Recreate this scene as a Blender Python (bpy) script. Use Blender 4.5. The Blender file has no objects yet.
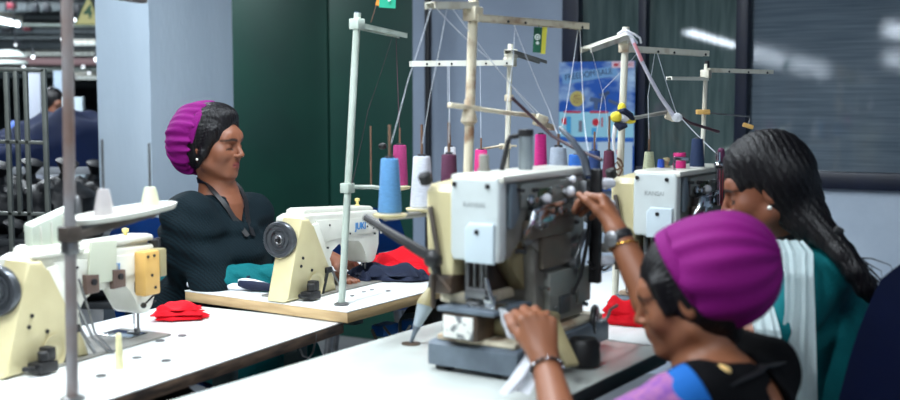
import bpy, bmesh, math, random
import numpy as np
from mathutils import Vector, Matrix
random.seed(7)
S = bpy.context.scene
COL = S.collection
PI = math.pi
R = math.radians

# ---------------------------------------------------------------- camera
F = 1100.0
TH = math.atan(97 / F)
CH = 1.3
cd = bpy.data.cameras.new('camera'); cam = bpy.data.objects.new('camera', cd); COL.objects.link(cam)
cam.location = (0, 0, CH); cam.rotation_euler = (PI / 2 - TH, 0, 0)
cd.sensor_width = 36; cd.lens = F / 900 * 36; cd.clip_start = .05
cd.dof.use_dof = True; cd.dof.focus_distance = 3.35; cd.dof.aperture_fstop = 2.2
S.camera = cam

def P(px, py, Y):
    """world point seen at picture position (px,py) at distance Y along the floor"""
    xc, yc = (px - 450) / F, (200 - py) / F
    d = Vector((xc, math.cos(TH) + yc * math.sin(TH), -math.sin(TH) + yc * math.cos(TH)))
    return Vector((0, 0, CH)) + d * (Y / d.y)

def Tz(px, py, z):
    xc, yc = (px - 450) / F, (200 - py) / F
    d = Vector((xc, math.cos(TH) + yc * math.sin(TH), -math.sin(TH) + yc * math.cos(TH)))
    return Vector((0, 0, CH)) + d * ((z - CH) / d.z)

# ---------------------------------------------------------------- materials
def lin(c):
    return tuple((x / 255 / 12.92 if x / 255 <= .04045 else ((x / 255 + .055) / 1.055) ** 2.4) for x in c)

MATS = {}
def mat(name, col, rough=.5, metal=0., spec=.5, col2=None, nscale=8., namt=.5, bump=0., bscale=60., stretch=(1, 1, 1),
        emit=None, estr=0., sss=0., coat=0., wave=None, attr=None, sheen=0., trans=0., contrast=(.35, .65)):
    if name in MATS: return MATS[name]
    m = bpy.data.materials.new(name); m.use_nodes = True
    nt = m.node_tree; n = nt.nodes; l = nt.links
    b = n['Principled BSDF']
    b.inputs['Roughness'].default_value = rough; b.inputs['Metallic'].default_value = metal
    b.inputs['Specular IOR Level'].default_value = spec
    b.inputs['Coat Weight'].default_value = coat
    b.inputs['Sheen Weight'].default_value = sheen
    b.inputs['Transmission Weight'].default_value = trans
    c = lin(col) + (1,)
    b.inputs['Base Color'].default_value = c
    tc = n.new('ShaderNodeTexCoord'); mp = n.new('ShaderNodeMapping'); mp.inputs['Scale'].default_value = stretch
    l.new(tc.outputs['Object'], mp.inputs['Vector'])
    out = None
    if attr:
        a = n.new('ShaderNodeAttribute'); a.attribute_name = attr; out = a.outputs['Color']
    if col2 is not None:
        t = n.new('ShaderNodeTexNoise'); t.inputs['Scale'].default_value = nscale; t.inputs['Detail'].default_value = 6
        l.new(mp.outputs[0], t.inputs['Vector'])
        r = n.new('ShaderNodeMapRange'); r.inputs[1].default_value = contrast[0]; r.inputs[2].default_value = contrast[1]; r.inputs[4].default_value = namt
        l.new(t.outputs['Fac'], r.inputs[0])
        mx = n.new('ShaderNodeMix'); mx.data_type = 'RGBA'
        l.new(r.outputs[0], mx.inputs[0])
        mx.inputs[6].default_value = c; mx.inputs[7].default_value = lin(col2) + (1,)
        if out is not None: l.new(out, mx.inputs[6])
        out = mx.outputs[2]
    if wave:
        # wave = (scale, direction, colour, amount, distortion)
        w = n.new('ShaderNodeTexWave'); w.bands_direction = wave[1]; w.inputs['Scale'].default_value = wave[0]
        w.inputs['Distortion'].default_value = wave[4]; w.inputs['Detail'].default_value = 3
        l.new(mp.outputs[0], w.inputs['Vector'])
        mu = n.new('ShaderNodeMath'); mu.operation = 'MULTIPLY'; mu.inputs[1].default_value = wave[3]
        l.new(w.outputs['Fac'], mu.inputs[0])
        mx = n.new('ShaderNodeMix'); mx.data_type = 'RGBA'
        l.new(mu.outputs[0], mx.inputs[0]); mx.inputs[6].default_value = c; mx.inputs[7].default_value = lin(wave[2]) + (1,)
        if out is not None: l.new(out, mx.inputs[6])
        out = mx.outputs[2]
    if out is not None: l.new(out, b.inputs['Base Color'])
    if bump:
        t = n.new('ShaderNodeTexNoise'); t.inputs['Scale'].default_value = bscale; t.inputs['Detail'].default_value = 5
        l.new(mp.outputs[0], t.inputs['Vector'])
        bp = n.new('ShaderNodeBump'); bp.inputs['Strength'].default_value = bump; bp.inputs['Distance'].default_value = .01
        l.new(t.outputs['Fac'], bp.inputs['Height']); l.new(bp.outputs[0], b.inputs['Normal'])
    if emit is not None:
        b.inputs['Emission Color'].default_value = lin(emit) + (1,); b.inputs['Emission Strength'].default_value = estr
    if sss:
        b.inputs['Subsurface Weight'].default_value = sss; b.inputs['Subsurface Radius'].default_value = (.012, .005, .003)
        b.inputs['Subsurface Scale'].default_value = 1.
    MATS[name] = m
    return m

M_ = dict(
    white=mat('machine white enamel', (226, 226, 216), .32, col2=(190, 188, 170), nscale=14, namt=.35, coat=.2),
    cream=mat('machine cream enamel', (214, 203, 160), .4, col2=(186, 172, 126), nscale=10, namt=.4),
    pole=mat('old painted pole', (208, 206, 192), .45, col2=(150, 128, 100), nscale=22, namt=.8, contrast=(.5, .75), stretch=(1, 1, .4)),
    poleblue=mat('pale painted pole', (190, 202, 192), .45, col2=(140, 150, 138), nscale=20, namt=.6, stretch=(1, 1, .4)),
    polerust=mat('rusty grey pole', (140, 138, 140), .5, col2=(112, 78, 60), nscale=7, namt=.9, contrast=(.42, .62), stretch=(1, 1, .6)),
    rustcream=mat('rust stained cream paint', (214, 204, 180), .5, col2=(132, 88, 56), nscale=18, namt=.9, contrast=(.48, .7)),
    chrome=mat('chrome', (205, 210, 215), .18, 1.),
    steel=mat('worn steel', (150, 152, 155), .38, .9, col2=(95, 92, 88), nscale=20, namt=.6),
    castgrey=mat('grey cast metal', (146, 146, 140), .42, .12, col2=(104, 98, 90), nscale=12, namt=.7),
    slate=mat('slate blue enamel', (104, 116, 128), .45, col2=(70, 80, 92), nscale=16, namt=.6),
    black=mat('black rubber', (20, 20, 22), .5, col2=(38, 38, 40), nscale=20, namt=.6),
    darkmetal=mat('dark oily metal', (58, 50, 46), .4, .2, col2=(104, 82, 60), nscale=14, namt=.6),
    brownsteel=mat('dark brown bar', (92, 84, 78), .5, .3, col2=(60, 50, 44), nscale=14, namt=.6),
    olive=mat('olive cream enamel', (168, 158, 120), .45, col2=(120, 108, 76), nscale=10, namt=.5),
    laminate=mat('white laminate', (238, 240, 240), .28, col2=(214, 218, 216), nscale=5, namt=.5, spec=.5),
    laminate_grey=mat('pale worn laminate', (206, 212, 208), .26, col2=(172, 176, 168), nscale=4, namt=.6),
    ply=mat('blond plywood', (206, 178, 134), .55, col2=(170, 138, 96), nscale=9, namt=.6, stretch=(1, 1, 8)),
    plydark=mat('dark worn plywood', (112, 90, 74), .65, col2=(34, 28, 28), nscale=11, namt=.9, stretch=(1, 1, 5)),
    edgeblack=mat('black table edge', (30, 31, 36), .5, col2=(52, 50, 50), nscale=16, namt=.5),
    legpaint=mat('teal grey leg paint', (70, 92, 92), .5, .2, col2=(40, 52, 54), nscale=16, namt=.5),
    orange=mat('ochre plastic', (216, 172, 98), .45, col2=(188, 142, 74), nscale=8, namt=.4),
    bluep=mat('blue plastic', (14, 62, 128), .35, col2=(8, 44, 96), nscale=6, namt=.5),
    navyp=mat('navy plastic', (8, 26, 78), .35, col2=(6, 18, 56), nscale=6, namt=.5),
    red=mat('red cotton', (214, 8, 30), .8, spec=.2, col2=(186, 6, 24), nscale=20, namt=.5, bump=.3, bscale=300),
    navy=mat('navy cotton', (14, 28, 58), .8, col2=(8, 16, 36), nscale=20, namt=.5, bump=.3, bscale=300),
    whitecl=mat('white cotton', (236, 238, 244), .8, bump=.3, bscale=200),
    thread=mat('white thread', (216, 222, 232), .5),
    threaddk=mat('maroon thread', (70, 34, 50), .6),
    rod=mat('brown rod', (120, 92, 74), .5, col2=(80, 58, 46), nscale=30, namt=.5),
    spool=mat('white spool plastic', (228, 230, 236), .4),
    darkhole=mat('black screw', (26, 26, 30), .5),
    logo=mat('blue logo print', (40, 130, 200), .4),
)

# ---------------------------------------------------------------- tags
def tag(o, label=None, cat=None, group=None, kind=None):
    if label: o['label'] = label
    if cat: o['category'] = cat
    if group: o['group'] = group
    if kind: o['kind'] = kind
    return o

def thing(name, loc, label, cat, rz=0., group=None):
    o = bpy.data.objects.new(name, None); COL.objects.link(o)
    o.location = loc; o.rotation_euler = (0, 0, rz); o.empty_display_size = .05
    return tag(o, label, cat, group)

def wmat(o):
    m = Matrix.Translation(o.location) @ o.rotation_euler.to_matrix().to_4x4()
    return wmat(o.parent) @ m if o.parent else m

# ---------------------------------------------------------------- mesh builder
class MB:
    def __init__(s): s.bm = bmesh.new()
    def _xf(s, vs, M):
        for v in vs: v.co = M @ v.co
    def box(s, c, size, bevel=0., rot=(0, 0, 0), seg=2, M=None):
        r = bmesh.ops.create_cube(s.bm, size=1.); vs = r['verts']
        for v in vs: v.co = Vector((v.co.x * size[0], v.co.y * size[1], v.co.z * size[2]))
        if bevel:
            es = list({e for v in vs for e in v.link_edges})
            rr = bmesh.ops.bevel(s.bm, geom=es, offset=min(bevel, min(size) * .49), segments=seg, affect='EDGES', profile=.5)
            vs = list({v for f in rr['faces'] for v in f.verts} | {v for v in vs if v.is_valid})
        from mathutils import Euler
        T = Matrix.Translation(Vector(c)) @ Euler(rot).to_matrix().to_4x4()
        if M is not None: T = M @ T
        s._xf(vs, T); return s
    def bx(s, x0, x1, y0, y1, z0, z1, bevel=0., **k):
        return s.box(((x0 + x1) / 2, (y0 + y1) / 2, (z0 + z1) / 2), (abs(x1 - x0), abs(y1 - y0), abs(z1 - z0)), bevel, **k)
    def beam(s, a, b, w, h, bevel=.002, up=(0, 0, 1)):
        a, b = Vector(a), Vector(b); d = b - a; L = d.length; d.normalize()
        sd = d.cross(Vector(up)); sd.normalize(); u = sd.cross(d)
        M = Matrix(((d.x, sd.x, u.x, 0), (d.y, sd.y, u.y, 0), (d.z, sd.z, u.z, 0), (0, 0, 0, 1)))
        M = Matrix.Translation((a + b) / 2) @ M
        return s.box((0, 0, 0), (L, w, h), bevel, M=M)
    def lathe(s, prof, a=(0, 0, 0), axis=(0, 0, 1), seg=24, cap=True):
        a = Vector(a); q = Vector((0, 0, 1)).rotation_difference(Vector(axis).normalized())
        rings = []
        for (r, z) in prof:
            ring = []
            for i in range(seg):
                t = 2 * PI * i / seg
                ring.append(s.bm.verts.new(a + q @ Vector((r * math.cos(t), r * math.sin(t), z))))
            rings.append(ring)
        for k in range(len(rings) - 1):
            for i in range(seg):
                j = (i + 1) % seg
                s.bm.faces.new((rings[k][i], rings[k][j], rings[k + 1][j], rings[k + 1][i]))
        if cap:
            s.bm.faces.new(list(reversed(rings[0]))); s.bm.faces.new(rings[-1])
        return s
    def cyl(s, a, b, r0, r1=None, seg=20, rim=0.):
        a, b = Vector(a), Vector(b); L = (b - a).length; r1 = r0 if r1 is None else r1
        if rim: pr = [(max(r0 - rim, .0001), 0), (r0, rim), (r1, L - rim), (max(r1 - rim, .0001), L)]
        else: pr = [(r0, 0), (r1, L)]
        return s.lathe(pr, a, b - a, seg)
    def sph(s, c, r, sc=(1, 1, 1), seg=16):
        rr = bmesh.ops.create_uvsphere(s.bm, u_segments=seg, v_segments=max(6, seg // 2), radius=r)
        for v in rr['verts']: v.co = Vector((v.co.x * sc[0], v.co.y * sc[1], v.co.z * sc[2])) + Vector(c)
        return s
    def tube(s, pts, r, seg=8, cap=True):
        pts = [Vector(p) for p in pts]; rings = []; prev = None
        for i, p in enumerate(pts):
            t = (pts[min(i + 1, len(pts) - 1)] - pts[max(i - 1, 0)]).normalized()
            if prev is None:
                n = t.cross(Vector((0, 0, 1)))
                if n.length < 1e-3: n = t.cross(Vector((1, 0, 0)))
                n.normalize()
            else:
                n = prev - t * prev.dot(t); n.normalize()
            prev = n; b = t.cross(n)
            ri = r[i] if isinstance(r, (list, tuple)) else r
            rings.append([s.bm.verts.new(p + (n * math.cos(2 * PI * k / seg) + b * math.sin(2 * PI * k / seg)) * ri) for k in range(seg)])
        for k in range(len(rings) - 1):
            for i in range(seg):
                j = (i + 1) % seg
                s.bm.faces.new((rings[k][i], rings[k][j], rings[k + 1][j], rings[k + 1][i]))
        if cap:
            s.bm.faces.new(list(reversed(rings[0]))); s.bm.faces.new(rings[-1])
        return s
    def prism(s, pts, lo, hi, plane='xz', bevel=0., seg=2):
        """polygon pts in a plane, extruded along the third axis from lo to hi"""
        def co(p, t):
            if plane == 'xz': return Vector((p[0], t, p[1]))
            if plane == 'xy': return Vector((p[0], p[1], t))
            return Vector((t, p[0], p[1]))
        A = [s.bm.verts.new(co(p, lo)) for p in pts]; B = [s.bm.verts.new(co(p, hi)) for p in pts]
        f1 = s.bm.faces.new(A); f2 = s.bm.faces.new(list(reversed(B))); n = len(pts)
        fs = [f1, f2]
        for i in range(n):
            j = (i + 1) % n
            fs.append(s.bm.faces.new((A[j], A[i], B[i], B[j])))
        if bevel:
            es = list(set(f1.edges) | set(f2.edges))
            bmesh.ops.bevel(s.bm, geom=es, offset=bevel, segments=seg, affect='EDGES', profile=.5)
        return s
    def grid(s, fn, nu, nv):
        g = [[s.bm.verts.new(fn(i / nu, j / nv)) for j in range(nv + 1)] for i in range(nu + 1)]
        for i in range(nu):
            for j in range(nv):
                s.bm.faces.new((g[i][j], g[i + 1][j], g[i + 1][j + 1], g[i][j + 1]))
        return s
    def build(s, name, m, parent=None, world=False, smooth=True, solid=0.):
        if solid:
            bmesh.ops.solidify(s.bm, geom=s.bm.faces[:], thickness=solid)
        bmesh.ops.recalc_face_normals(s.bm, faces=s.bm.faces)
        if world and parent is not None:
            s._xf(s.bm.verts, wmat(parent).inverted())
        me = bpy.data.meshes.new(name); s.bm.to_mesh(me); s.bm.free()
        me.materials.append(m)
        if smooth:
            me.polygons.foreach_set('use_smooth', [True] * len(me.polygons))
            me.set_sharp_from_angle(angle=R(38))
        o = bpy.data.objects.new(name, me); COL.objects.link(o)
        if parent: o.parent = parent
        return o

def struct(name, mb, m, **k):
    o = mb.build(name, m, **k); o['kind'] = 'structure'; return o

def text(name, body, size, m, parent, loc, rot, depth=.0008, align='CENTER', bold=0., world=False, xs=1.):
    c = bpy.data.curves.new(name, 'FONT'); c.body = body; c.size = size; c.extrude = depth; c.align_x = align; c.align_y = 'CENTER'; c.offset = bold
    t = bpy.data.objects.new(name, c); COL.objects.link(t)
    dg = bpy.context.evaluated_depsgraph_get(); me = bpy.data.meshes.new_from_object(t.evaluated_get(dg))
    bpy.data.objects.remove(t)
    from mathutils import Euler
    M = Matrix.Translation(Vector(loc)) @ (rot if isinstance(rot, Matrix) else Euler(rot).to_matrix().to_4x4()) @ Matrix.Diagonal((xs, 1, 1, 1))
    if world and parent is not None: M = wmat(parent).inverted() @ M
    me.transform(M); me.materials.clear(); me.materials.append(m)
    o = bpy.data.objects.new(name, me); COL.objects.link(o); o.parent = parent
    return o
# ================================================================ SETTING
AL = R(28)
WD = Vector((math.cos(AL), -math.sin(AL), 0))      # along the back wall, to the right
WN = Vector((-math.sin(AL), -math.cos(AL), 0))     # out of the wall, towards the camera
W0 = Vector((1.78, 4.78, 0))
def wall_at(px):
    """distance along the wall (from W0, to the right) where a sight line meets it"""
    u = (px - 450) / F
    t = (u * W0.y - W0.x) / (WD.x - u * WD.y)
    return t
def wp(t, z, out=0.): return W0 + WD * t + WN * out + Vector((0, 0, z))
WM = Matrix(((WD.x, -WN.x, 0, W0.x), (WD.y, -WN.y, 0, W0.y), (0, 0, 1, 0), (0, 0, 0, 1)))  # local: x along wall, y into wall, z up
def wall_frame(name='f'):
    pass
def wbox(mb, t0, t1, z0, z1, y0, y1, bevel=0.):
    return mb.box(((t0 + t1) / 2, (y0 + y1) / 2, (z0 + z1) / 2), (abs(t1 - t0), abs(y1 - y0), abs(z1 - z0)), bevel, M=WM)
def wz(py, t):
    """height on the wall at distance t that is seen at row py"""
    p = wp(t, 0); return P(450 + F * p.x / p.y, py, p.y).z

m_floor = mat('grey floor tiles', (120, 122, 124), .4, col2=(84, 86, 90), nscale=3, namt=.6)
m_ceil = mat('dark painted ceiling', (88, 98, 104), .8, col2=(60, 70, 76), nscale=2, namt=.6)
m_wall = mat('grey blue wall paint', (150, 164, 184), .6, col2=(132, 146, 166), nscale=3, namt=.6, bump=.12, bscale=40)
m_wallw = mat('white wall paint', (196, 210, 226), .6, col2=(178, 194, 212), nscale=6, namt=.6, bump=.2, bscale=30)
m_pil = mat('pale blue pillar paint', (196, 212, 226), .55, col2=(176, 194, 210), nscale=4, namt=.6, stretch=(1, 1, .3), bump=.15, bscale=50)
m_green = mat('dark green door paint', (14, 70, 58), .5, col2=(11, 56, 50), nscale=2.5, namt=.7)
m_frame = mat('navy window frame', (18, 28, 52), .4, col2=(12, 18, 34), nscale=14, namt=.5)
m_trim = mat('black conduit', (18, 22, 30), .4)

struct('floor', MB().box((-2, 6, -.05), (46, 50, .1)), m_floor)
struct('ceiling', MB().box((-2, 6, 3.35), (46, 50, .1)), m_ceil)
tL = wall_at(228)
tg0, tg1 = wall_at(228), wall_at(413)
tw0 = wall_at(563); tm0, tm1 = wall_at(638), wall_at(646); tn0, tn1 = wall_at(735), wall_at(747)
tR = 2.2
ZS = 1.0
# solid wall left of the window, wall under and over the window
mb = MB(); wbox(mb, tg1, tw0, 0, 3.3, 0, .15)
struct('wall_back', mb, m_wall)
mb = MB(); wbox(mb, tw0, tR, 0, ZS - .075, 0, .15)
struct('wall_back_lower', mb, m_wallw)
mb = MB(); wbox(mb, tw0, tR, 2.75, 3.3, 0, .15)
struct('wall_back_upper', mb, m_wall)
mb = MB(); wbox(mb, tR, tR + .15, 0, 3.3, -4.0, .15)
struct('wall_right', mb, m_wallw)
# green door with seam, in two leaves
mb = MB(); ts = wall_at(327)
wbox(mb, tg0 - .02, ts - .006, .0, 3.3, .02, .1, .004)
wbox(mb, ts + .006, tg1, .0, 3.3, .02, .1, .004)
wbox(mb, ts - .01, ts + .01, .0, 3.3, .05, .09)
dr = struct('door_1', mb, m_green)
# conduit beside door
mb = MB(); tc_ = wall_at(431); mb.cyl(wp(tc_, 0, .03), wp(tc_, 3.3, .03), .018, seg=14)
struct('trim_1', mb, m_trim)
# pillar: near corner at px 153
C0 = P(153, 200, 4.8); C0.z = 0
pu = Vector((math.sin(AL), math.cos(AL), 0))
mb = MB(); a = C0; b = C0 - WD * .315; c = b + pu * .56; d = a + pu * .56
mb.prism([(q.x, q.y) for q in (a, d, c, b)], 0, 3.3, 'xy', bevel=.006)
struct('wall_pillar', mb, m_pil)

# window: frame, mullions, two panes of streaked glass
def glass_mat(name, c1, c2, rough, sc):
    m = bpy.data.materials.new(name); m.use_nodes = True; nt = m.node_tree; n = nt.nodes; l = nt.links; b = n['Principled BSDF']
    tc = n.new('ShaderNodeTexCoord'); mp = n.new('ShaderNodeMapping'); mp.inputs['Scale'].default_value = sc
    mp.inputs['Rotation'].default_value = (0, 0, AL)
    l.new(tc.outputs['Object'], mp.inputs[0])
    t = n.new('ShaderNodeTexNoise'); t.inputs['Scale'].default_value = 3; t.inputs['Detail'].default_value = 8; l.new(mp.outputs[0], t.inputs['Vector'])
    r = n.new('ShaderNodeValToRGB'); r.color_ramp.elements[0].position = .3; r.color_ramp.elements[1].position = .72
    r.color_ramp.elements[0].color = lin(c1) + (1,); r.color_ramp.elements[1].color = lin(c2) + (1,)
    l.new(t.outputs['Fac'], r.inputs[0]); l.new(r.outputs[0], b.inputs['Base Color'])
    b.inputs['Roughness'].default_value = rough; b.inputs['Specular IOR Level'].default_value = .9
    bp = n.new('ShaderNodeBump'); bp.inputs['Strength'].default_value = .014; bp.inputs['Distance'].default_value = .002
    t2 = n.new('ShaderNodeTexNoise'); t2.inputs['Scale'].default_value = 9; t2.inputs['Detail'].default_value = 6; l.new(mp.outputs[0], t2.inputs['Vector'])
    l.new(t2.outputs['Fac'], bp.inputs['Height']); l.new(bp.outputs[0], b.inputs['Normal'])
    return m
mg1 = glass_mat('dusty dark glass', (66, 84, 84), (96, 112, 112), .025, (14, 14, 1.2))
mg2 = glass_mat('ribbed dusty glass', (84, 98, 110), (110, 124, 136), .04, (1.2, 1.2, 40))
win = MB()
wbox(win, tw0, tw0 + .085, ZS - .06, 2.75, -.03, .08, .004)
wbox(win, tm0, tm1, ZS - .06, 2.75, -.03, .08, .004)
wbox(win, tn0, tn1, ZS - .06, 2.75, -.035, .08, .004)
wbox(win, tw0, tR, ZS - .075, ZS, -.04, .08, .004)
wbox(win, tw0, tR, 2.7, 2.76, -.03, .08, .004)
wf = struct('window_1', win, m_frame)
mb = MB(); wbox(mb, tw0 + .06, tn0 + .01, ZS, 2.71, .03, .04)
mb.build('window_pane', mg1, wf)
mb = MB()
lean = 0.
for v0 in [0]:
    mb.box((0, 0, 0), (tR - tn1 + .02, .012, 1.76))
Mx = WM @ Matrix.Translation(((tn1 + tR) / 2, .035, (ZS + 2.72) / 2)) @ Matrix.Rotation(-lean, 4, 'X')
mb._xf(mb.bm.verts, Mx)
mb.build('window_pane', mg2, wf)

# poster taped inside the left pane
tp0, tp1 = wall_at(562.5), wall_at(637.5)
pz1, pz0 = wz(62.5, tp0), wz(188, tp0)
PW, PH = tp1 - tp0, pz1 - pz0
pr = thing('poster', wp((tp0 + tp1) / 2, pz0, .05), 'blue sky poster with printed boxes taped beside the dark window frame', 'poster', -AL)
m_post = bpy.data.materials.new('poster print'); m_post.use_nodes = True
nt = m_post.node_tree; n = nt.nodes; l = nt.links; b = n['Principled BSDF']; b.inputs['Roughness'].default_value = .35
tc = n.new('ShaderNodeTexCoord'); mp = n.new('ShaderNodeMapping'); mp.inputs['Scale'].default_value = (5, 5, 9); mp.inputs['Location'].default_value = (.35, 0, .2); l.new(tc.outputs['Object'], mp.inputs[0])
t = n.new('ShaderNodeTexNoise'); t.inputs['Scale'].default_value = 1.1; t.inputs['Detail'].default_value = 6; l.new(mp.outputs[0], t.inputs['Vector'])
r = n.new('ShaderNodeValToRGB'); e = r.color_ramp.elements; e[0].position = .47; e[0].color = lin((18, 84, 176)) + (1,); e[1].position = .66; e[1].color = lin((176, 206, 232)) + (1,)
l.new(t.outputs['Fac'], r.inputs[0]); l.new(r.outputs[0], b.inputs['Base Color'])
MB().bx(-PW / 2, PW / 2, -.002, .002, 0, PH).build('sheet', m_post, pr)
def pm(n_, c): return mat('print ' + n_, c, .4)
sx = PW / 75.; sy = PH / 125.5
def pxz(px, py): return ((px - 600) * sx, (188 - py) * sy)
def pbox(name, x0, y0, x1, y1, m, out=.003):
    a = pxz(x0, y1); c = pxz(x1, y0)
    return MB().bx(a[0], c[0], -out - .0006, -out + .0006, a[1], c[1]).build(name, m, pr)
pbox('price_panel', 563, 111.5, 637, 136, pm('cyan', (150, 206, 226)))
pbox('blue_band', 563, 136, 637, 140, pm('blue', (26, 98, 190)))
pbox('detail_panel', 563.5, 141, 596, 180, pm('pale', (184, 206, 224)))
pbox('detail_panel', 602, 141, 636, 180, pm('pale', (184, 206, 224)))
pbox('red_strip', 568, 110.5, 585, 112.6, pm('red', (190, 40, 60)), .004)
pbox('red_strip', 594, 110.5, 612, 112.6, pm('red', (190, 40, 60)), .004)
pbox('blue_bar', 570.5, 116, 575, 133, pm('sky', (60, 160, 214)), .0045)
pbox('blue_bar', 596, 127, 601, 134, pm('sky', (60, 160, 214)), .0045)
pbox('grey_bar', 583, 120, 586.5, 131, pm('grey', (120, 120, 136)), .0045)
pbox('red_bar', 605.5, 117, 607, 126, pm('red', (190, 40, 60)), .0045)
pbox('logo_strip', 615, 62.8, 636.5, 69, pm('pink', (226, 200, 214)), .004)
pbox('logo_strip_red', 617, 64.5, 621, 67.5, pm('red', (190, 40, 60)), .005)
text('logo_text', 'CLASSIC', 4.2 * sx, pm('red', (190, 40, 60)), pr, (pxz(629, 66)[0], -.005, pxz(629, 66)[1]), (PI / 2, 0, 0), .0004)
for (x, y, rr, c, nm) in ((581, 98.5, 7.2, (190, 176, 100), 'yellow_badge'), (569, 120.5, 3.5, (196, 30, 50), 'red_badge'), (600, 121.5, 3.5, (196, 30, 50), 'red_badge'), (624, 150, 3.2, (200, 90, 110), 'red_badge')):
    q = pxz(x, y); MB().cyl((q[0], -.003, q[1]), (q[0], -.0046, q[1]), rr * sx, seg=32).build(nm, pm(nm, c), pr)
for k, (s_, yy) in enumerate((('BEST', 96), ('OFFER', 99), ('PRICE', 102))):
    q = pxz(581, yy); text('badge_text', s_, 3. * sx, pm('maroon', (120, 60, 60)), pr, (q[0], -.005, q[1]), (PI / 2, 0, 0), .0004)
a_ = pxz(566, 79.5); c_ = pxz(620, 71.5); MB().beam((a_[0], -.0032, a_[1]), (c_[0], -.0032, c_[1]), 9.5 * sx, .0008, 0, up=(0, 1, 0)).build('cloud_streak', pm('cloud', (112, 160, 208)), pr)
q = pxz(592, 75); text('headline', 'FREEDOM SALE', 7.6 * sx, pm('ink', (22, 40, 84)), pr, (q[0], -.004, q[1]), (PI / 2, R(-7), 0), .0005, xs=.92)
# printed machine picture
mb = MB()
for (x0, y0, x1, y1, w) in ((594, 99, 607, 101, 4), (600, 101, 600, 109, 4), (607, 99, 612, 91, 3), (603, 95, 613, 93, 2.5), (612, 100, 626, 106, 3)):
    a = pxz(x0, y0); c = pxz(x1, y1); mb.beam((a[0], -.0036, a[1]), (c[0], -.0036, c[1]), w * sx, .0012, 0, up=(0, 1, 0))
mb.build('printed_picture', pm('steel blue', (70, 92, 130)), pr)

# ================================================================ TABLES
def table(loc, ang, L, W, z, th, mtop, medge, label, near=1.0):
    """loc = far corner on the camera-right side; local +x runs back along the table from the near end at -L .. 0, +y away to the left"""
    t = thing('sewing_table', (loc[0], loc[1], 0), label, 'table', ang)
    MB().bx(-L, 0, 0, W, z - .004, z, .0015).build('tabletop', mtop, t)
    MB().bx(-L + .001, -.001, .001, W - .001, z - th, z - .004, .001).build('edge_board', medge, t)
    for x in (-L + .14, -.14):
        mb = MB(); mb.bx(x - .02, x + .02, W * .5 - .03, W * .5 + .03, .05, z - th, .004)
        mb.bx(x - .022, x + .022, .07, W - .06, z - th - .035, z - th, .004)
        mb.bx(x - .025, x + .025, .04, W - .04, 0.012, .055, .006)
        mb.build('leg', M_['legpaint'], t)
        for y in (.07, W - .07):
            MB().cyl((x, y, 0), (x, y, .014), .02).build('leg_pad', M_['black'], t)
    MB().beam((-L + .14, W * .5, .14), (-.14, W * .5, .14), .03, .03, .003).build('stretcher', M_['legpaint'], t)
    mb = MB(); mb.bx(-L * .62, -L * .3, W * .18, W * .82, .1, .125, .006)
    for k in range(9): mb.bx(-L * .61, -L * .31, W * .2 + k * W * .07, W * .2 + k * W * .07 + .01, .125, .131)
    mb.build('treadle', M_['black'], t)
    mb = MB(); mb.lathe([(.03, 0), (.062, .012), (.07, .03), (.07, .13), (.055, .15), (.02, .155)], (-L * .5, W * .28, z - th - .12), (1, 0, 0), 28)
    mb.bx(-L * .5 + .02, -L * .5 + .12, W * .28 - .02, W * .28 + .02, z - th - .06, z - th, .004)
    mo = mb.build('motor', M_['black'], t)
    MB().lathe([(.01, 0), (.045, 0), (.03, .008), (.045, .016), (.01, .016)], (-L * .5 - .03, W * .28, z - th - .12), (1, 0, 0), 24).build('pulley', M_['steel'], mo)
    return t
U1 = R(63.3); U2 = R(57); U3 = R(56.5)
Z1, Z2, Z3 = .715, .75, .75
c1 = Tz(345, 321, Z1); c2 = Tz(347.5, 311.5, Z2); c3 = Vector((.49, 2.44, 0))
u1 = Vector((math.cos(U1), math.sin(U1), 0)); u2 = Vector((math.cos(U2), math.sin(U2), 0)); u3 = Vector((math.cos(U3), math.sin(U3), 0))
T1 = table(c1 - u1 * .004, U1, 1.2, .585, Z1, .032, M_['laminate'], M_['plydark'], 'white topped table with a dark worn plywood edge, under the leftmost machine')
q2 = c2 + u2 * 1.12
T2 = table(q2, U2, 1.12, .61, Z2, .032, M_['laminate'], M_['ply'], 'white topped table with a blond plywood edge, before the woman in dark top')
T3 = table(c3, U3, 1.2, .60, Z3, .036, M_['laminate_grey'], M_['edgeblack'], 'pale worn table with a black edge, under the big grey machine')
q4 = c3 + u3 * 1.212
T4 = table(q4, U3, 1.2, .60, Z3, .034, M_['laminate'], M_['edgeblack'], 'white table before the woman in teal, with the red cloth on it')
# under-table details of the second table
hk = MB(); pA = P(318, 335, 2.78)
hk.tube([P(316, 334, 2.8), P(315, 342, 2.8), P(313, 352, 2.8), P(309, 358, 2.8), P(303, 356, 2.8), P(300, 349, 2.8)], .0028)
hk.build('hook', M_['steel'], T1, world=True)
mb = MB()
for a_, b_, y in ((372, 398, 322), (404, 420, 318)):
    mb.box(P((a_ + b_) / 2, y + 7, 3.35), ((b_ - a_) / 330, .05, .035), .006, rot=(0, 0, U2))
mb.build('motor_housing', mat('blue motor paint', (34, 110, 196), .4), T2, world=True)
mb = MB(); mb.tube([P(372, 330, 3.15), P(378, 343, 3.1), P(392, 347, 3.1), P(402, 340, 3.1), P(410, 326, 3.15)], .005)
mb.tube([P(384, 327, 3.2), P(392, 337, 3.15), P(404, 332, 3.15)], .004)
mb.build('cable', mat('grey cable', (120, 124, 126), .5), T2, world=True)
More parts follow.
